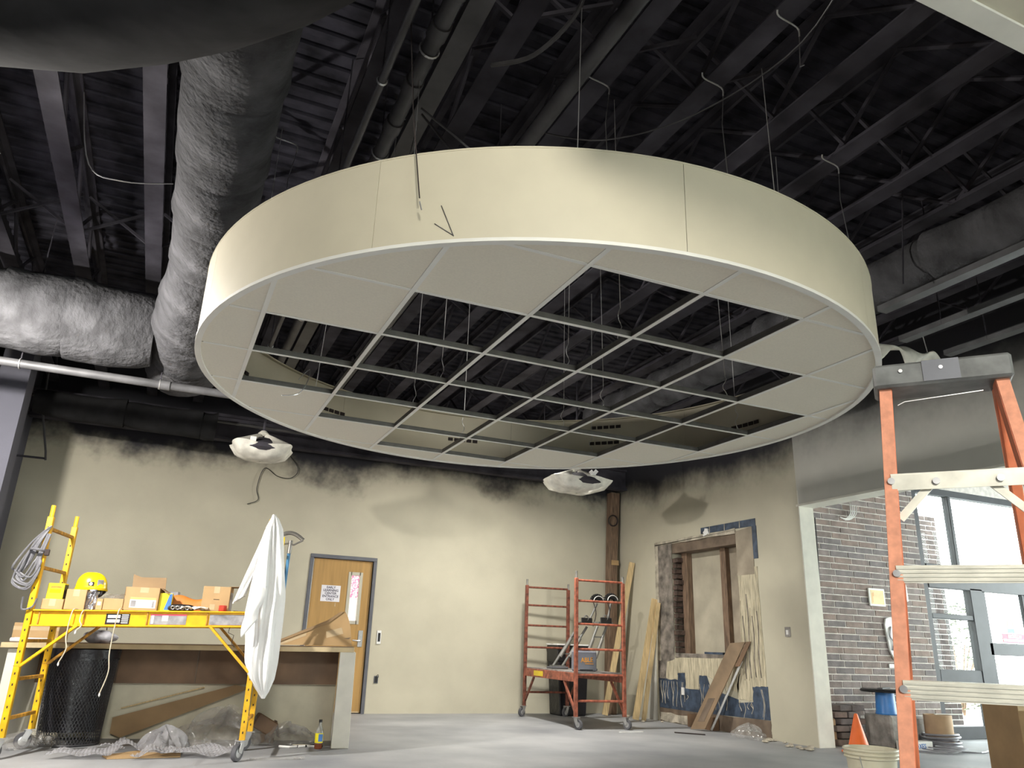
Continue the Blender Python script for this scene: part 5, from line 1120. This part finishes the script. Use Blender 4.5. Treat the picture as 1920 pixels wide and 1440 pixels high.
# ================================================================== entrance things
def block(label, lo, hi, mat, seed, name='stone_block', rough=0.012):
    r_ = random.Random(seed); n_ = 5; mb = MB(); mb.b2(lo, hi); o = mb.build(name, mat, bevel=0.02); return tag(o, label, 'block')
bk = thing('brick_pier', 'broken brick stub standing behind the traffic cone', 'masonry', (7.85, 7.55, 0))
r_ = random.Random(13)
for k in range(6):
    for j in range(2):
        MB().box((7.70 + 0.21 * j + (0.08 if k % 2 else 0), 7.50 + r_.uniform(-0.01, 0.01), 0.036 + 0.076 * k), (0.195, 0.2, 0.066), r_.uniform(-0.06, 0.06)).build('brick', 'brick_%d' % r_.randrange(4), bk, bevel=0.006)
block('grey concrete block under the blue cable spool', (8.10, 7.05, 0), (8.55, 7.45, 0.36), 'stone', 1)
block('rounded grey block beside the one under the blue spool', (8.58, 7.2, 0), (8.95, 7.6, 0.33), 'stone', 2)
block('tan timber block at the foot of the brick wall beside the white wall end', (7.47, 7.45, 0), (7.66, 7.70, 0.30), 'kraft', 3, 'timber_block')
t = thing('carton', 'white carton with blue lettering on the floor behind the bucket', 'box', (8.28, 6.92, 0))
MB().b2((8.08, 6.85, 0), (8.50, 7.0, 0.10)).build('carton_body', 'label_white', t, bevel=0.004)
text('lettering', 'BOXES', 0.07, 'label_blue', t, (8.28, 6.849, 0.05), FACE_Y, 0.0006)
# blue spool
t = thing('cable_spool', 'blue cable spool with black flange standing on the grey block', 'spool', (8.24, 7.22, 0.36))
sc0 = (8.24, 7.22, 0.36)
MB().lathe([(0.12, 0.0), (0.125, 0.01), (0.115, 0.05), (0.105, 0.25)], sc0, 28).build('blue_barrel', 'spool_blue', t, smooth=True)
MB().lathe([(0.05, 0.25), (0.26, 0.25), (0.275, 0.265), (0.26, 0.285), (0.06, 0.29)], sc0, 32).build('top_flange', 'black_plastic', t, smooth=True)
MB().box((8.24, 7.22, 0.655), (0.40, 0.06, 0.012), 0.5).build('flange_rib', 'rubber', t)
# brown cardboard reel and coiled wire
t = thing('cardboard_reel', 'brown cardboard reel with grey wire wound at its foot by the storefront', 'reel', (8.80, 6.98, 0))
MB().lathe([(0.155, 0.0), (0.155, 0.375), (0.145, 0.378), (0.145, 0.35)], (8.80, 6.98, 0), 28).build('reel_core', 'kraft', t, smooth=True)
MB().box((8.93, 6.93, 0.385), (0.42, 0.02, 0.01), -0.1).build('white_tie', 'soft_white', t)
for k in range(7):
    MB().torus((8.80 + 0.012 * sin(k * 2.1), 6.98 + 0.012 * cos(k * 1.7), 0.018 + 0.024 * k), 0.20 + 0.018 * sin(k * 2.7), 0.013, (0.04 * sin(k), 0.04 * cos(k), 1), 30, 6).build('wire_turn', 'coil_grey', t, smooth=True)
t = thing('wire_coil', 'loose grey wire coil on the floor in front of the cardboard reel', 'wire', (8.45, 6.75, 0))
for k in range(4): MB().torus((8.45 + 0.05 * k, 6.78 - 0.03 * k, 0.012 + 0.014 * k), 0.22 - 0.02 * k, 0.008, (0.02 * k, 0.02, 1), 30, 5).build('wire_turn', 'coil_grey', t, smooth=True)
MB().tube(smooth_path([(8.6, 6.7, 0.012), (8.9, 6.55, 0.012), (9.15, 6.65, 0.012)], 5), 0.010, 6).build('wire_tail', 'coil_grey', t)
# traffic cone
t = thing('traffic_cone', 'small orange traffic cone beside the white wall end', 'cone', (7.39, 6.9, 0))
MB().lathe([(0.125, 0.02), (0.118, 0.03), (0.018, 0.395), (0.010, 0.40)], (7.39, 6.9, 0), 28).build('cone_body', 'cone_orange', t, smooth=True)
MB().box((7.39, 6.9, 0.011), (0.28, 0.28, 0.022), 0.3).build('cone_base', 'cone_orange', t, bevel=0.006)
# bucket
t = thing('plastic_bucket', 'cream plastic bucket at the left foot of the orange ladder', 'bucket', (5.06, 4.62, 0))
MB().lathe([(0.145, 0.0), (0.150, 0.005), (0.175, 0.30), (0.170, 0.30), (0.145, 0.012)], (5.06, 4.62, 0), 36, cap=True).build('bucket_body', 'bucket', t, smooth=True)
for z, r in ((0.30, 0.180), (0.325, 0.183), (0.352, 0.186)):
    MB().torus((5.06, 4.62, z), r, 0.010, (0, 0, 1), 40, 8).build('rim_band', 'bucket', t, smooth=True)
MB().lathe([(0.176, 0.29), (0.184, 0.36), (0.178, 0.36), (0.170, 0.29)], (5.06, 4.62, 0), 40, cap=False).build('rim', 'bucket', t, smooth=True)
MB().tube(smooth_path([(4.88, 4.56, 0.31), (4.86, 4.50, 0.20), (4.96, 4.42, 0.10), (5.10, 4.42, 0.12)], 6), 0.004, 6).build('handle', 'bright_wire', t)
MB().grid(lambda u, v: (5.06 + (lerp(0.152, 0.171, v) + 0.0015) * cos(lerp(3.9, 5.4, u)), 4.62 + (lerp(0.152, 0.171, v) + 0.0015) * sin(lerp(3.9, 5.4, u)), lerp(0.06, 0.24, v)), 16, 3).build('label', 'label_grey', t, smooth=True)
# big brown box at the right edge
t = thing('cardboard_box', 'big brown taped carton standing at the storefront by the right edge', 'box', (8.05, 5.35, 0), radians(-18))
MB().box((0, 0, 0.33), (0.62, 0.5, 0.66)).build('carton_body', 'cardboard_dark', t, True, bevel=0.004)
for x in (-0.27, 0.1): MB().box((x, -0.251, 0.60), (0.075, 0.001, 0.07)).build('packing_tape', 'tape', t, True)
# card and papers on the brick
t = thing('wall_card', 'white framed card with pale yellow sheet fixed to the brick wall', 'notice', (8.83, 7.69, 1.66))
MB().b2((8.685, 7.672, 1.655), (8.975, 7.694, 1.885)).build('frame', 'soft_white', t, bevel=0.003); MB().b2((8.71, 7.670, 1.68), (8.95, 7.672, 1.86)).build('sheet', 'card_yellow', t)
MB().b2((8.735, 7.6685, 1.70), (8.745, 7.670, 1.82)).b2((8.755, 7.6685, 1.78), (8.765, 7.670, 1.83)).build('print_mark', 'label_orange', t)
t = thing('white_bracket', 'tall white plastic bracket hanging on the brick wall behind the ladder rail', 'bracket', (9.0, 7.69, 0.9))
MB().prism([(8.91, 1.42), (8.94, 1.50), (9.02, 1.52), (9.08, 1.50), (9.08, 1.00), (9.02, 0.98), (8.95, 1.10)], 7.67, 7.694, lambda a, b, c: (a, c, b)).build('plate', 'soft_white', t)
MB().tube(smooth_path([(9.0, 7.66, 1.40), (8.96, 7.655, 1.28), (9.02, 7.655, 1.20), (8.98, 7.66, 1.10)], 5), 0.010, 6).build('cable_tie', 'coil_grey', t, smooth=True)
MB().b2((8.91, 7.675, 0.88), (9.06, 7.69, 0.93)).build('lower_tab', 'soft_white', t)
cable('black cable running down the brick wall near the white wall end', [(7.86, 7.685, 2.75), (7.85, 7.685, 2.22), (7.80, 7.685, 1.3), (7.76, 7.685, 0.62)], 0.008, 'black_plastic')
t = thing('cable_bundle', 'white cable loops hanging under the header at the top of the brick wall', 'cable', (8.45, 7.65, 2.7))
for k in range(4): MB().tube(smooth_path([(8.50 + 0.04 * k, 7.66, 2.98), (8.47 + 0.035 * k, 7.64, 2.86), (8.38 + 0.03 * k, 7.64, 2.78), (8.28 + 0.03 * k, 7.65, 2.79 - 0.01 * k)], 5), 0.007, 6).build('cable_loop', 'label_white', t, smooth=True)
tag(MB().prism([(9.30, 2.30), (9.33, 2.32), (9.36, 2.10), (9.42, 1.95), (9.43, 1.75), (9.40, 1.74), (9.36, 1.95), (9.31, 2.08)], 7.68, 7.69, lambda a, b, c: (a, c, b)).build('paint_drip', 'soft_white'), 'torn strip of white tape hanging on the brick wall beside the storefront', 'tape')

# ================================================================== orange stepladder (right foreground)
LD = thing('stepladder', 'orange fibreglass stepladder with ribbed metal steps in the right foreground', 'ladder', (1.95, 1.45, 0))
ul = Vector((0.655, -0.755, 0)).normalized(); nl = Vector((0.755, 0.655, 0)).normalized()   # along the steps; away from the camera
TL = Vector((1.985, 1.602, 1.80)); TR = TL + ul * 0.315
fl_ = Vector((1.66, 1.475, 0)); fr_ = fl_ + ul * 0.56
def on(p, q, z): return p.lerp(q, (z - p.z) / (q.z - p.z))
def ladder_rail(p, q, nm, mats, out):
    d = (q - p)
    r_ = MB().bar(p, q, 0.034, 0.012, nl).build(nm, mats[0], LD)
    MB().bar(p + out * 0.016 + nl * 0.030, q + out * 0.016 + nl * 0.030, 0.006, 0.064, nl).build('rail_web', mats[1], r_)
    MB().bar(p + nl * 0.062, q + nl * 0.062, 0.034, 0.008, nl).build('rail_flange', mats[1], r_)
    return r_
ladder_rail(fl_, TL, 'front_rail', ('ladder_glare', 'ladder_orange'), ul * 1.0)
ladder_rail(fr_, TR, 'front_rail', ('ladder_glare', 'ladder_orange'), ul * -1.0)
bl_ = fl_ + nl * 1.02 + ul * 0.05; br_ = fr_ + nl * 1.02 - ul * 0.05
MB().bar(bl_, TL + nl * 0.09, 0.030, 0.045, nl).build('rear_rail', 'ladder_orange', LD, bevel=0.003)
MB().bar(br_, TR + nl * 0.09, 0.030, 0.045, nl).build('rear_rail', 'ladder_orange', LD, bevel=0.003)
for p in (fl_, fr_, bl_, br_): MB().box(p + Vector((0, 0, 0.02)), (0.06, 0.06, 0.04), atan2(ul.y, ul.x)).build('foot_pad', 'rubber', LD, bevel=0.005)
for z in (0.32, 0.63, 0.945, 1.245, 1.515):
    a_, b_ = on(fl_, TL, z), on(fr_, TR, z); dd = 0.075
    st = MB().bar(a_ + nl * (dd / 2 - 0.004), b_ + nl * (dd / 2 - 0.004), dd, 0.004)
    st.bar(a_ - nl * 0.008 - Zv * 0.022, b_ - nl * 0.008 - Zv * 0.022, 0.004, 0.048)
    so = st.build('step', 'aluminium', LD)
    rb_ = MB()
    for k in range(4): rb_.bar(a_ - nl * 0.011 - Zv * (0.006 + 0.011 * k), b_ - nl * 0.011 - Zv * (0.006 + 0.011 * k), 0.004, 0.005)
    rb_.build('step_ribs', 'aluminium', so)
    for p in (a_, b_): MB().cyl(p - nl * 0.006 - Zv * 0.02, p - nl * 0.018 - Zv * 0.02, 0.010, 10).build('rivet', 'galvanised', so)
    if z > 1.4:
        MB().bar(a_ - nl * 0.0125 - Zv * 0.028, b_ - nl * 0.0125 - Zv * 0.028, 0.003, 0.040).build('step_label_bar', 'aluminium', so)
        for u in (0.33, 0.78): c_ = a_.lerp(b_, u) - nl * 0.014 - Zv * 0.026; MB().cyl(c_, c_ - nl * 0.008, 0.010, 10).build('rivet', 'galvanised', so)
        for p, s in ((a_, 1), (b_, -1)):
            MB().bar(p + ul * 0.105 * s - Zv * 0.03, p + ul * 0.012 * s - Zv * 0.13, 0.022, 0.006, nl).build('corner_brace', 'aluminium', so)
    else:
        for p, s in ((a_, 1), (b_, -1)):
            if z < 0.8: MB().bar(p + ul * 0.12 * s - Zv * 0.01, p + ul * 0.012 * s - Zv * 0.14, 0.022, 0.006, nl).build('corner_brace', 'aluminium', so)
for z in (0.25, 0.5): MB().bar(on(bl_, TL + nl * 0.09, z), on(br_, TR + nl * 0.09, z), 0.012, 0.022).build('rear_brace', 'aluminium', LD)
cc = (TL + TR) / 2 + nl * 0.045
cap = MB().box((cc.x, cc.y, 1.835), (0.375, 0.15, 0.075), atan2(ul.y, ul.x)).build('top_cap', 'cap_grey', LD, bevel=0.008)
MB().box((cc.x - nl.x * 0.0765 + ul.x * 0.0, cc.y - nl.y * 0.0765, 1.838), (0.10, 0.002, 0.066), atan2(ul.y, ul.x)).build('cap_patch', 'steel_grey', cap)
for u in (-0.11, 0.0): MB().cyl(cc + ul * u - nl * 0.076 + Vector((0, 0, 0.0)) - Zv * (cc.z - 1.845), cc + ul * u - nl * 0.080 - Zv * (cc.z - 1.845), 0.006, 8).build('cap_rivet', 'galvanised', cap)
tag(MB().tube([TL + nl * 0.02 + ul * 0.03 - Zv * 0.05, TL + nl * 0.02 + ul * 0.05 - Zv * 0.04, TR + nl * 0.02 - ul * 0.05 - Zv * 0.025], 0.0016, 5).build('tie_wire', 'bright_wire'), 'thin bright tie wire stretched under the ladder cap', 'wire')
t = thing('added_fill_lamp', 'small square fill lamp added beyond the cloud, hidden by its far tiles', 'lamp', (4.56, 9.25, 3.46))  # body for the added fill light, kept out of view
MB().box((4.566, 9.25, 3.475), (0.28, 0.22, 0.03), R=Matrix.Rotation(radians(8), 3, 'Y')).build('housing', 'steel_grey', t)
MB().cyl((4.57, 9.25, 3.48), (4.57, 9.25, 4.715), 0.006, 6).build('hanger_rod', 'black_steel', t)
# ------------------------------------------------------------------ hanging work lamp (just left of the photo)
t = thing('work_lamp', 'caged work lamp on the left wall just outside the photo', 'lamp', (-1.78, 6.0, 3.1))
MB().cyl((-1.89, 6.0, 3.28), (-1.78, 6.0, 3.28), 0.015, 8).cyl((-1.78, 6.0, 3.28), (-1.78, 6.0, 3.20), 0.03, 12).build('bracket', 'galvanised', t)
MB().lathe([(0.03, 0.20), (0.10, 0.17), (0.11, 0.14), (0.11, 0.045)], (-1.78, 6.0, 3.02), 20, cap=False).build('reflector', 'galvanised', t, smooth=True)
